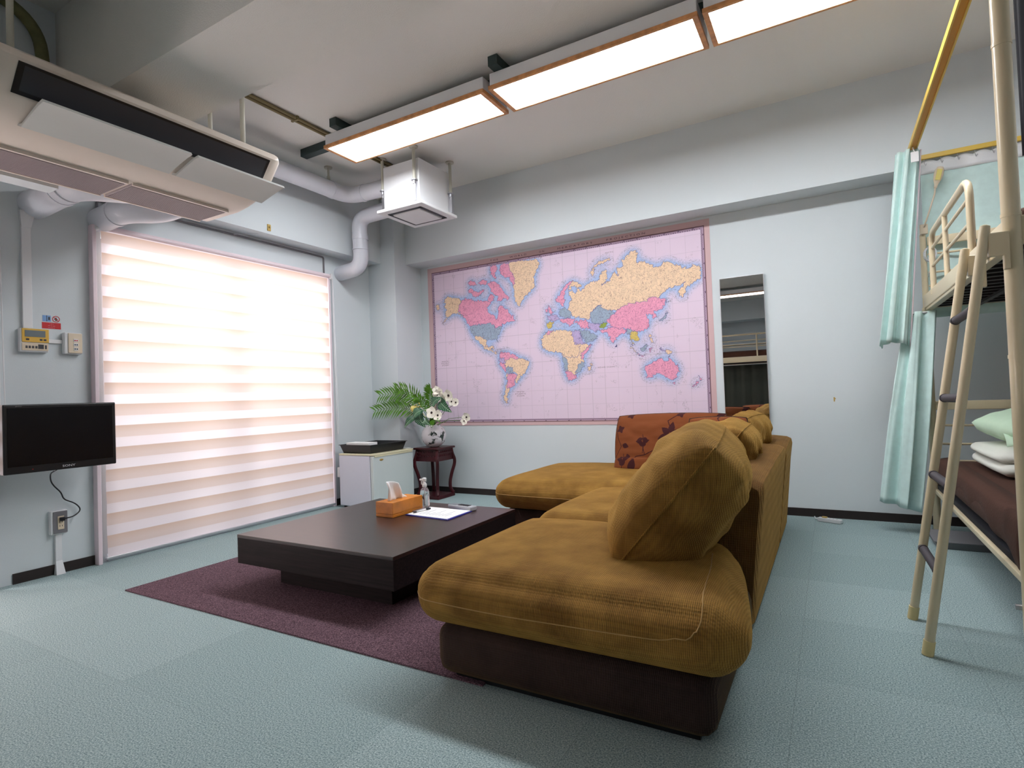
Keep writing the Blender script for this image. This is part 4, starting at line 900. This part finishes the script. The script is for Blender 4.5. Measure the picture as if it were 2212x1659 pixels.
# ------------------------------------------------------------------ sofa: three pieces
def sofa(label, x0, x1, y0, y1, cx1_, sx0, back=None, seed=0):
    t = thing('sofa_section', label, 'sofa', 'sections of the corduroy sofa')
    g = G(); g.box(x0, x1, y0+.04, y1-.005, .022, .185, .045); o = g.out('base', 'cordbase', t); smooth_by_angle(o, 60)
    g = G(); g.box(x0+.05, x1-.05, y0+.09, y1-.06, 0, .024); g.out('plinth', 'black', t)
    vs, fs = softbox(sx0, cx1_, y0, y1, .182, .372, .088, .028, 30, seed=seed)
    if not back: vs = [(x-max(0, (x-(-.75))/.54)*max(0, y-y0-.12)*.155, y, z-max(0, (x+.55)/.3)*max(0, y-y0-.3)*.10*(z > .25)) for x, y, z in vs]
    o = link('seat_cushion', vs, fs, 'cord', t, True)
    # stitched seam round the cushion, lying on the cloth
    bv = BVHTree.FromPolygons([Vector(v) for v in vs], fs); g = G(); pts = []
    if back: path = [(sx0-.1, y1-.15, .30), (sx0-.1, y0-.1, .29), (cx1_-.05, y0-.1, .29)]
    else: path = [(sx0-.1, y1-.15, .275), (sx0-.1, y0-.12, .275), (cx1_-.09, y0-.1, .30), (cx1_-.085, y0+.03, .50), (cx1_-.10, y0+.55, .55)]
    bp_ = bez(path, 10, .12)
    for a, b in zip(bp_[:-1], bp_[1:]):
        a, b = Vector(a), Vector(b); k = max(1, int((b-a).length/.02))
        for i in range(k):
            q, nn, _, _ = bv.find_nearest(a.lerp(b, i/k)); pts.append(q)
    pts = [p for i, p in enumerate(pts) if i == 0 or (p-pts[i-1]).length > .004]
    g.tube(pts, .0017, 5); g.out('seam', 'stitch', t, True)
    if back:
        for (b0, b1) in back:
            vs = []; fs = []; n = 14
            prof = []
            xo, xi, zt = -.29, -.475, .560
            for a_ in [(xo, .022), (xo+.018, .20), (xo+.042, .42), (xo+.055, zt-.045), (xo+.050, zt-.015), (xo+.025, zt-.002), (xo-.05, zt+.006), (xi+.05, zt+.004), (xi+.015, zt-.012), (xi+.002, zt-.05), (xi-.01, .30), (xi-.01, .022)]: prof.append(a_)
            k = len(prof); st = [0, .03, .06]+[.06+.88*i/n for i in range(1, n)]+[.94, .97, 1.]
            for i, s in enumerate(st):
                y = b0+(b1-b0)*s; e = min(s, 1-s); q = math.sqrt(max(0, 1-(1-min(1, e/.03))**2)) if e < .03 else 1
                for (x, z) in prof:
                    top = max(0, (z-.45)/.11); vs.append((x-(x+.37)*.10*(1-q), y, z+.030*s*(1 if z > .4 else 0)+.008*math.sin(PI*s)*top-.015*(1-q)*(z > .4)))
            for i in range(len(st)-1):
                for j in range(k): fs.append((i*k+j, i*k+(j+1) % k, (i+1)*k+(j+1) % k, (i+1)*k+j))
            fs += [tuple(range(k-1, -1, -1)), tuple((len(st)-1)*k+j for j in range(k))]
            o = link('backrest', vs, fs, 'cordback', t); smooth_by_angle(o, 50)
    rebase(t, ((x0+x1)/2, (y0+y1)/2, 0)); return t
M['cordback'] = cord('corduroy_back', rgb(126, 90, 46), rgb(100, 68, 34), .8, .35)
sofa('nearest corduroy sofa section with a brown base and no backrest', -1.165, -.285, 1.425, 2.262, -.215, -1.235, None, 1)
sofa('middle sofa section with a long low backrest, hidden between the others', -1.165, -.30, 2.268, 3.10, -.455, -1.235, [(2.275, 3.52)], 5)
sofa('far sofa section by the map wall, its seat reaching out to the left', -1.90, -.30, 3.12, 4.12, -.455, -1.965, [(3.525, 4.12)], 9)

# ------------------------------------------------------------------ cushions
def cushion(name, label, cat, grp, c, ax, ay, w, h, th, m, seed, n=44, wr=.016, pw=2.4, parts=True, ex=.55, bk=1):
    vs, fs, pr = pillow(w, h, th, n, .05, wr, seed, pw, ex=ex)
    for v in vs:
        if v.z > 0: v.z *= bk
    mt = frame_mat(Vector(c), ax, ay); vs = [mt @ v for v in vs]
    t = thing(name, label, cat, grp); o = link('cushion_cover', vs, fs, m, t, True)
    g = G(); per = [mt @ v for v, p in sorted(((v, p) for v, p in zip(*[[mt.inverted() @ q for q in vs], pr]) if abs(abs(p[0])-1) < 1e-6 or abs(abs(p[1])-1) < 1e-6), key=lambda q: math.atan2(q[0].y, q[0].x))]
    g.tube(per+[per[0]], .0035, 6, False); g.out('piping', m if m != 'floral' else 'cordbase', t, True)
    rebase(t, Vector(c)); return t, o, pr
# back cushions: X = along the sofa, Y = up the slope
cushion('back_cushion', 'big corduroy back cushion nearest the viewer, leaning on the backrest', 'cushion', 'corduroy back cushions', (-.506, 2.10, .562), (-.12, 1, .02), (.57, .10, .70), .88, .55, .29, 'cord', 4, 70, .017, 3.0, ex=.44, bk=1.4)
cushion('back_cushion', 'wrinkled corduroy back cushion behind the nearest one', 'cushion', 'corduroy back cushions', (-.495, 3.00, .555), (-.05, 1, 0), (.55, .0, .74), .66, .46, .27, 'cord', 7, 48, .030, 3, ex=.45)
cushion('back_cushion', 'corduroy back cushion farthest away beside the mirror', 'cushion', 'corduroy back cushions', (-.500, 3.66, .575), (.10, 1, 0), (.5, .0, .8), .58, .44, .26, 'cord', 13, 44, .030, 3, ex=.45)

FLORAL = []
def leafshape(cx, cy_, a, l, w): FLORAL.append((cx, cy_, a, l, w))
def stem(pts, w=.006): FLORAL.append(('s', pts, w))
def dcolor(P):
    """dark print value at cushion coordinates (metres)"""
    x, y = P[:, 0], P[:, 1]; d = np.zeros(len(x), bool)
    for f in FLORAL:
        if f[0] == 's':
            pts, w = f[1], f[2]
            for (ax, ay), (bx, by) in zip(pts[:-1], pts[1:]):
                ll = (bx-ax)**2+(by-ay)**2; tt = np.clip(((x-ax)*(bx-ax)+(y-ay)*(by-ay))/ll, 0, 1); d |= (x-ax-tt*(bx-ax))**2+(y-ay-tt*(by-ay))**2 < (w/2)**2
        else:
            cx, cy_, a, l, w = f; u = ((x-cx)*math.cos(a)+(y-cy_)*math.sin(a))/l; v = (-(x-cx)*math.sin(a)+(y-cy_)*math.cos(a))/w
            s = np.clip(u, 0, 1); d |= (u > 0) & (u < 1) & (np.abs(v) < .5*np.sin(PI*s**.8))
    return d
R = math.radians
for k in range(6): leafshape(.02+.010*math.cos(R(20+60*k)), .055+.010*math.sin(R(20+60*k)), R(20+60*k), .080 if k % 2 else .066, .042)
for c0 in ((-.165, -.005), (-.30, -.135), (.235, .10), (-.02, -.19), (.27, -.06)):
    for k, (a, l) in enumerate(((120, .05), (60, .045), (170, .05), (20, .05), (200, .045), (340, .04))):
        leafshape(c0[0]+.0, c0[1]+.02*(k//2)*1.4-.02, R(a), l, .026)
    stem([(c0[0], c0[1]-.06), (c0[0]+.004, c0[1]), (c0[0], c0[1]+.06)], .005)
stem([(.02, .05), (-.05, .02), (-.09, -.05), (-.15, -.08), (-.21, -.09), (-.235, -.12)]); stem([(-.15, -.08), (-.16, -.04), (-.165, -.005)], .005)
leafshape(-.235, -.19, R(80), .075, .055); leafshape(-.26, -.11, R(110), .04, .03)
for c0 in ((.11, .055), (.19, .065), (-.33, .10), (.08, .20), (-.26, .20), (.33, .19), (.02, -.06), (.12, -.16), (.20, -.2), (-.1, -.21)):
    for k in range(4): leafshape(c0[0], c0[1], R(25+90*k), .032, .024)
stem([(.02, .05), (.09, .03), (.14, 0), (.15, -.04), (.12, -.1), (.12, -.16)]); stem([(-.37, .12), (-.345, .03), (-.32, -.02), (-.37, -.1)], .005); stem([(.06, .19), (0, .15), (.02, .1)], .006)
leafshape(-.31, -.01, R(-20), .05, .035)
def paint_floral(o, mt_inv, kx=1., ky=1.):
    me = o.data; n = len(me.vertices); co = np.zeros(n*3); me.vertices.foreach_get('co', co); co = co.reshape(-1, 3)
    Mi = np.array(mt_inv); L_ = (co @ Mi[:3, :3].T)+Mi[:3, 3]; L_[:, 0] *= kx; L_[:, 1] *= ky
    d = dcolor(L_); c = np.ones((n, 4)); c[:, :3] = lin((116/255, 62/255, 30/255)); c[d, :3] = lin((58/255, 22/255, 24/255))
    a = me.color_attributes.new('Print', 'FLOAT_COLOR', 'POINT'); a.data.foreach_set('color', c.reshape(-1).astype(np.float32))
def floral(label, c, ax, ay, w, h, th, seed, n, kx=1., fold=0):
    t, o, pr = cushion('floral_cushion', label, 'cushion', 'floral cushions', c, ax, ay, w, h, th, 'floral', seed, n, .010, 3.2)
    mt = frame_mat(Vector(c), ax, ay).inverted(); paint_floral(o, mt, kx)
    if fold:
        m2 = mt.inverted()
        for v in o.data.vertices:
            q = mt @ v.co
            if q.y < -h*.22: f = (-h*.22-q.y); q.z += f*fold; q.x -= f*.18*(1 if q.x < 0 else 0); q.y += .012*math.sin(PI*min(1, f/.05))
            v.co = m2 @ q
    return t
floral('rust coloured cushion with dark flowers leaning at the back of the far seat', (-.95, 3.77, .555), (1, .0, .01), (.06, .26, 1), .80, .45, .15, 2, 300, 1, .25)
floral('small floral cushion peeking out between the corduroy back cushions', (-.56, 3.30, .60), (1, .15, 0), (.15, .2, 1), .34, .34, .12, 5, 90, 1)
# ================================================================== BUNK BED
def bunk(label, mt, ytop, y0=2.33, y1=4.17, main=True):
    t = thing('bunk_bed', label, 'bunk bed', 'cream metal bunk beds')
    xf, xb = .52, 1.46
    def o(g, name, m='postcream', sm=False, par=None):
        g.xf(mt); q = g.out(name, m, par or t)
        return smooth_by_angle(q, 40)
    for x in (xf, xb):
        for y in (y0, y1):
            r = .0245 if y == y0 else .021; top = ytop if (y == y0 and x == xf) else (1.36 if y == y1 and x == xf else 1.72)
            p = o(G().tube([(x, y, .0), (x, y, top)], r, 24), 'post')
            for z in (.98, 1.43, 1.98):
                if z < top-.05 and (x, y) == (xf, y0): o(G().tube([(x, y, z), (x, y, z+.012)], r+.0018, 24), 'post_collar', par=p)
            if x == xf and y == y0:
                g = G()
                for z in (1.355, .19): g.tube([(x-.040, y+.012, z), (x-.016, y+.012, z)], .009, 10)
                o(g, 'post_bolt', 'steel', par=p)
    # upper deck
    for x in (xf, xb):
        g = G(); g.box(x-.012, x+.014, y0, y1-.01, 1.355, 1.432, .005); g.box(x-.006, x+.03, y0, y1-.01, 1.340, 1.355, .003); o(g, 'upper_rail')
        g = G(); g.box(x-.010, x+.014, y0, y1-.01, .250, .274, .003); o(g, 'lower_rail')
    for y in (y0, y1):
        g = G(); g.box(xf, xb, y-.012, y+.012, 1.355, 1.43, .004); o(g, 'upper_rail'); g = G(); g.box(xf, xb, y-.010, y+.010, .250, .274, .004); o(g, 'lower_rail')
    g = G()
    for i in range(16): y = y0+.07+i*(y1-y0-.14)/15; g.box(xf+.01, xb-.01, y-.016, y+.016, 1.352, 1.362)
    for x in (.75, .98, 1.22): g.box(x-.012, x+.012, y0, y1, 1.338, 1.352)
    o(g, 'deck_slats', 'seatdark')
    g = G()
    for i in range(10): y = y0+.09+i*(y1-y0-.18)/9; g.box(xf+.01, xb-.01, y-.02, y+.02, .262, .272)
    o(g, 'deck_slats', 'seatdark')
    g = G(); g.box(xf+.006, xb-.01, y0+.03, y1-.03, .273, .300, .004); o(g, 'gap_shade', 'navy')  # dark box added to blacken the gap under the lower mattress
    # head end panel: flat boards and thin bars
    for ye in ((y1,) if main else (y0, y1)):
        for z in (1.755, .765):
            g = G(); g.box(xf+.02, xb-.02, ye-.010, ye+.010, z-.022, z+.030, .004); o(g, 'head_board')
        g = G()
        for z in (1.68, 1.57, 1.49, .65, .54, .44): g.tube([(xf+.02, ye, z), (xb-.02, ye, z)], .0065, 8)
        o(g, 'head_bars')
        g = G(); g.tube([(xf, ye, 1.36), (xf, ye, 1.80)], .016, 12); o(g, 'head_upright')
    # guard rail
    a, b, zt = (3.86, 2.885, 1.735) if main else (y0+.05, y1-.05, 1.80)
    g = G(); g.tube(bez([(xf, a, 1.40), (xf, a, zt), (xf, b, zt), (xf, b, 1.40)], 8, .09), .0142, 16); gr = o(g, 'guard_rail')
    m_ = (a+b)/2+.07
    g = G(); g.tube([(xf, m_, 1.40), (xf, m_, zt)], .0118, 12); o(g, 'guard_upright', par=gr)
    for z in ((1.655, 1.555) if main else (1.70, 1.60)): g = G(); g.tube([(xf, a, z), (xf, b, z)], .0075, 10); o(g, 'guard_bar', par=gr)
    if not main:
        g = G(); g.tube([(xb, y0, 1.70), (xb, y1, 1.70)], .015, 10); g.tube([(xb, y0, 1.56), (xb, y1, 1.56)], .010, 10); o(g, 'guard_rail')
    rebase(t, mt @ Vector(((xf+xb)/2, (y0+y1)/2, 0)))
    return t
I4 = Matrix.Identity(4)
bunk('cream metal bunk bed on the right with a tall front post', I4, ZC-.002)
MT2 = Matrix.Translation((-4.35, -.68, 0)) @ Matrix.Rotation(-PI/2, 4, 'Z')
bunk('second bunk bed seen only in the narrow wall mirror', MT2, 1.72, main=False)
def block(name, label, cat, x0, x1, y0, y1, z0, z1, r, puff, m, mt=I4, seed=0, grp=None, n=24):
    vs, fs = softbox(x0, x1, y0, y1, z0, z1, r, puff, n, seed=seed); return tag(link(name, [mt @ Vector(v) for v in vs], fs, m, None, True), label, cat, grp)
block('mattress', 'brown covered mattress on the upper bunk behind the guard rail', 'mattress', .545, 1.44, 2.37, 4.145, 1.364, 1.475, .03, .01, 'mattress', grp='brown mattresses')
block('mattress', 'brown covered mattress on the lower bunk behind the ladder', 'mattress', .535, 1.44, 2.37, 4.135, .302, .445, .05, .015, 'mattress', seed=4, grp='brown mattresses')
block('mattress', 'brown mattress on the upper bunk seen in the mirror', 'mattress', .545, 1.44, 2.37, 4.145, 1.364, 1.53, .03, .01, 'mattress', MT2, grp='brown mattresses')
block('mattress', 'brown mattress on the lower bunk of the mirrored bed', 'mattress', .545, 1.44, 2.37, 4.145, .302, .44, .03, .01, 'mattress', MT2, grp='brown mattresses')
# bedspread overhang of the lower bunk
vs = []; fs = []; n = 40
for i in range(n+1):
    s = i/n; y = 2.42+1.72*s; zb = .300+.05*math.sin(PI*s)+.012*math.sin(s*23) - .05*max(0, 1-s*6)
    for k in range(7):
        q = k/6; vs.append((.528-.012*math.sin(q*PI)-.006*math.sin(s*31)*q, y, .452+(zb-.452)*q))
    vs.append((.60, y, .466))
for i in range(n):
    b = i*8; c = b+8
    for k in range(6): fs.append((b+k, c+k, c+k+1, b+k+1))
    fs.append((b+7, c+7, c, b))
o = link('bedspread', vs, fs, 'mattress', None, True); md = o.modifiers.new('s', 'SOLIDIFY'); md.thickness = .004
tag(o, 'dark brown bedspread draped over the front edge of the lower bunk', 'bedspread')
t = thing('folded_quilt', 'folded white quilt at the head of the lower bunk', 'quilt')
vs, fs = softbox(.66, 1.36, 3.28, 3.93, .468, .528, .03, .012, 26, seed=3); link('quilt_layer', vs, fs, 'quilt', t, True)
vs, fs = softbox(.655, 1.36, 3.30, 3.93, .526, .575, .025, .02, 26, seed=8); link('quilt_layer', vs, fs, 'quilt', t, True)
rebase(t, (1.0, 3.6, .462))
vs, fs, pr = pillow(.66, .46, .19, 36, .06, .014, 3, 2.4); mt = Matrix.Translation((.97, 3.66, .675)) @ Matrix.Rotation(R(12), 4, 'Z') @ Matrix.Rotation(R(4), 4, 'X')
tag(link('pillow', [mt @ v for v in vs], fs, 'pillowg', None, True), 'pale green pillow on the folded white quilt', 'pillow')
vs = []; fs = []
for i in range(13):
    for j in range(9):
        u, v = i/12, j/8; vs.append((.70+.34*u, 3.40+.05*v-.02*math.sin(u*5), .60+.055*v*(1-.3*u)+.012*math.sin(u*9+v*3)))
for i in range(12):
    for j in range(8): a = i*9+j; fs.append((a, a+9, a+10, a+1))
o = link('pillow_case', vs, fs, 'pillowg', None, True); o.modifiers.new('s', 'SOLIDIFY').thickness = .004
tag(o, 'pale green folded pillow case lying against the front of the pillow', 'pillow case')

# ladder
t = thing('bunk_ladder', 'cream tube ladder with dark rungs leaning on the bunk bed', 'ladder')
LA = (Vector((.237, 2.65, 0)), Vector((.45, 2.607, 1.40))); LB = (Vector((.244, 2.32, 0)), Vector((.45, 2.30, 1.41)))
for a, b in (LA, LB):
    d = (b-a).normalized(); g = G(); g.tube([a+d*.02, b-d*.02, b-d*.004, b], [.0148, .0148, .0135, .006], 20); q = g.out('ladder_rail', 'postcream', t, True); smooth_by_angle(q)
    g = G(); g.tube([a+Vector((0, 0, .001)), a+d*.05], .0172, 20); smooth_by_angle(g.out('rubber_foot', 'capyel', t))
    e = b-d*.06; g = G(); g.box(e.x+.012, .497, e.y-.012, e.y+.012, e.z-.045, e.z+.03, .004); g.box(.490, .505, e.y-.012, e.y+.012, e.z-.09, e.z+.03, .003); g.out('hook', 'postcream', t)
for s in (.20, .403, .609, .812):
    p, q = LA[0].lerp(LA[1], s), LB[0].lerp(LB[1], s); d = (q-p).normalized()
    g = G(); g.tube([p, q], .010, 16); rg = g.out('rung', 'postcream', t, True)
    g = G(); g.tube([p+d*.03, p+d*.05, q-d*.05, q-d*.03], .0150, 16); g.tube([p+d*.004, p+d*.026], .0162, 16); g.tube([q-d*.026, q-d*.004], .0162, 16); smooth_by_angle(g.out('rung_grip', 'rung', rg))
rebase(t, (.24, 2.485, 0))

# ------------------------------------------------------------------ curtains and their rails
t = thing('curtain_rail', 'amber wooden curtain rail running from the ceiling towards the far corner', 'curtain rail', 'curtain rails round the bunk bed')
g = G(); g.box(.468, .496, 1.2, 4.18, 2.297, 2.318, .002); g.out('rail_body', 'raildark', t)
g = G(); g.box(.461, .468, 1.2, 4.18, 2.290, 2.320, .001); g.box(.496, .503, 1.2, 4.18, 2.290, 2.320, .001); g.out('rail_lip', 'brass', t)
rebase(t, (.482, 2.7, 2.3))
t = thing('curtain_rail', 'yellow curtain rail along the wall behind the upper bunk', 'curtain rail', 'curtain rails round the bunk bed')
g = G(); g.box(.515, 1.47, 4.182, 4.198, 2.262, 2.290, .002); g.out('rail_body', 'brass', t)
for x in (.62, 1.3): g = G(); g.box(x-.012, x+.012, 4.196, 4.2148, 2.268, 2.286, .001); g.out('rail_bracket', 'rodpaint', t)
rebase(t, (.96, 4.19, 2.28))
def cloth(name, m, par, path_top, path_bot, zt, zb, nf, amp, n=150, nz=30, th=.003, belly=0, phase=0, hem=True):
    """folded curtain hung between two horizontal polylines"""
    def P_(path, s):
        k = len(path)-1; i = min(int(s*k), k-1); f = s*k-i; a, b = Vector(path[i]), Vector(path[i+1]); return a.lerp(b, f), (b-a).normalized()
    vs = []; fs = []
    for i in range(n+1):
        s = i/n; a, da = P_(path_top, s); b, db = P_(path_bot, s)
        for j in range(nz+1):
            v = j/nz; c = a.lerp(b, v); d = (da.lerp(db, v)).normalized(); nn = Vector((-d.y, d.x))
            A = amp*(.7+.5*v); w = math.sin(2*PI*nf*s+phase+.35*math.sin(v*2.2+phase))+.25*math.sin(2*PI*nf*2.3*s+v*1.5)
            c = c+nn*A*w
            z = (zt(s) if callable(zt) else zt)*(1-v)+(zb(s) if callable(zb) else zb)*v
            c = c+nn*belly*math.sin(PI*v)
            vs.append((c.x, c.y, z))
    for i in range(n):
        for j in range(nz): q = i*(nz+1)+j; fs.append((q, q+1, q+nz+2, q+nz+1))
    o = link(name, vs, fs, m, par, True); md = o.modifiers.new('s', 'SOLIDIFY'); md.thickness = th
    return o, vs
t = thing('bunk_curtain', 'pale mint curtain bunched at the far end of the upper bunk', 'curtain', 'mint bunk curtains')
o, vs = cloth('curtain_cloth', 'curtain', t, [(.392, 4.06), (.455, 4.03), (.525, 4.06)], [(.262, 4.08), (.32, 4.03), (.425, 4.05)], 2.288, lambda s: 1.125+.03*math.sin(s*3), 3.2, .021, phase=1)
g = G(); k = 31; g.tube([vs[i] for i in range(len(vs)-k, len(vs))], .0045, 6); g.out('curtain_hem', 'trimpink', t, True)
g = G(); g.tube([(.478, 4.03, 2.30), (.478, 4.0, 2.27), (.486, 3.99, 2.24)], .003, 6); g.box(.462, .50, 3.985, 3.992, 2.195, 2.255, .002); g.out('care_tag', 'paper', t)
rebase(t, (.46, 4.05, 2.29))
t = thing('bunk_curtain', 'lower mint curtain hanging beside the lower bunk, flaring at its hem', 'curtain', 'mint bunk curtains')
o, vs = cloth('curtain_cloth', 'curtain', t, [(.405, 4.11), (.46, 4.08), (.56, 4.10)], [(.215, 4.12), (.33, 4.04), (.43, 4.09)], 1.333, lambda s: .20-.06*s, 2.6, .024, phase=2, belly=-.02)
g = G(); g.tube([(.395, 4.10, 1.325), (.56, 4.10, 1.325)], .005, 8); g.out('curtain_wire', 'steel', t); rebase(t, (.46, 4.1, 1.33))
t = thing('bunk_curtain', 'mint curtain hooked along the wall behind the upper bunk', 'curtain', 'mint bunk curtains')
o, vs = cloth('curtain_cloth', 'curtain', t, [(.53, 4.204), (1.46, 4.204)], [(.53, 4.204), (1.46, 4.204)], lambda s: 2.240+.016*abs(math.sin(PI*s*11)), 1.30, 5.5, .004, 160, 24, .002)
g = G(); vs2 = []; fs2 = []
o2, _ = cloth('header_tape', 'white', t, [(.53, 4.2005), (1.46, 4.2005)], [(.53, 4.2005), (1.46, 4.2005)], lambda s: 2.242+.016*abs(math.sin(PI*s*11)), lambda s: 2.175, 5.5, .004, 160, 4, .001)
g = G()
for i in range(12):
    x = .55+i*.08; g.tube([(x, 4.190, 2.264), (x, 4.184, 2.240), (x+.006, 4.186, 2.222), (x+.012, 4.192, 2.236)], .0022, 5)
g.out('curtain_hook', 'steel', t); rebase(t, (.98, 4.204, 2.26))
t = thing('bunk_curtain', 'added dark sheet standing in for the shade in the mirrored lower bunk', 'curtain')
o, vs = cloth('curtain_cloth', 'bunkshade', t, [(-2.02, -2.18), (-.15, -2.18)], [(-2.02, -2.18), (-.15, -2.18)], 1.33, .32, 9, .012, 160, 8); rebase(t, (-1.1, -2.18, 1.33))  # added sheet, darkens the lower bunk interior in the mirror
t = thing('partition_curtain', 'very dark curtain at the top right edge behind the bed post', 'curtain')
o, vs = cloth('curtain_cloth', 'navy', t, [(.536, 2.27), (.62, 1.35)], [(.536, 2.27), (.62, 1.35)], 2.80, 1.60, 9, .008, 160, 8); g = G(); g.tube([(.545, 2.27, 2.80), (.60, 1.33, 2.80)], .008, 8); g.tube([(.57, 1.8, 2.80), (.57, 1.8, ZC)], .006, 8); g.out('curtain_pole', 'steel', t); rebase(t, (.57, 1.8, 2.8))
# reading lamp
t = thing('reading_lamp', 'small clip lamp with a yellowish head on a bent stalk in the upper bunk', 'lamp')
g = G(); g.box(.505, .545, 4.140, 4.158, 1.80, 1.86, .004); g.out('clip', 'cream', t)
g = G(); g.tube(bez([(.525, 4.138, 1.84), (.545, 4.13, 1.90), (.585, 4.13, 2.03), (.588, 4.13, 2.065)], 6, .05), .0045, 8); g.out('stalk', 'cream', t, True)
g = G(); m4 = Matrix.Translation((.588, 4.13, 2.06)) @ Matrix.Rotation(R(14), 4, 'Y'); g.lathe([(.007, 0), (.009, .02), (.012, .03), (.020, .05), (.024, .08), (.022, .11), (.014, .125), (.001, .128)], (0, 0, 0), 16); g.xf(m4 @ Matrix.Diagonal((1, .5, 1, 1))); g.out('lamp_head', 'cream', t, True)
g = G(); g.box(-.013, .013, -.0135, -.010, .045, .11, .002); g.xf(m4); g.out('lamp_lens', 'yel', t); rebase(t, (.525, 4.15, 1.80))
t = thing('cable_coil', 'small coil of white cable tied to the head end of the upper bunk', 'cable')
g = G()
for k in range(3): g.tube([(.545+.028*math.cos(a*.7+k)+.004*k, 4.150-.004*k, 1.675+.045*math.sin(a*.7+k)) for a in range(11)], .0025, 6)
g.tube([(.54, 4.143, 1.66), (.55, 4.143, 1.60), (.535, 4.143, 1.54)], .0025, 6); g.out('cable', 'white', t, True); rebase(t, (.545, 4.17, 1.63))
# floor things by the wall
t = thing('power_strip', 'small white power strip lying on the carpet by the back wall', 'power strip')
mt = Matrix.Translation((-.045, 4.285, 0)) @ Matrix.Rotation(R(-22), 4, 'Z')
g = G(); g.box(-.07, .075, -.020, .020, .001, .026, .005); g.xf(mt); g.out('strip_body', 'white', t)
g = G(); g.box(-.045, -.015, -.010, .010, .026, .034, .002); g.xf(mt); g.out('strip_switch', 'rust', t)
g = G()
for i in range(3): g.box(.002+i*.022, .004+i*.022, -.008, .008, .026, .0268)
g.xf(mt); g.out('socket_slot', 'greypl', t)
g = G(); g.tube(bez([(-.11, 4.31, .014), (-.128, 4.33, .010), (-.135, 4.40, .008)], 4, .02), .004, 8); g.out('cable', 'white', t, True); rebase(t, (-.045, 4.285, 0))
t = thing('storage_box', 'low clear plastic box pushed under the lower bunk', 'box')
g = tray(G(), .46, .84, 3.80, 4.10, .002, .036, .008, .003); g.out('box_body', 'greypl', t)
g = G(); g.box(.455, .845, 3.795, 4.105, .036, .042, .002); g.out('box_lid', 'greypl', t); rebase(t, (.65, 3.95, 0))
# marks on the wall
g = G(); g.box(.013, .021, YB-.0008, YB, .80, .83); g.box(.016, .026, YB-.0008, YB, .815, .824); o = g.out('wall_scuff', 'rust'); tag(o, 'tiny torn spot in the wallpaper between mirror and curtain', 'mark')
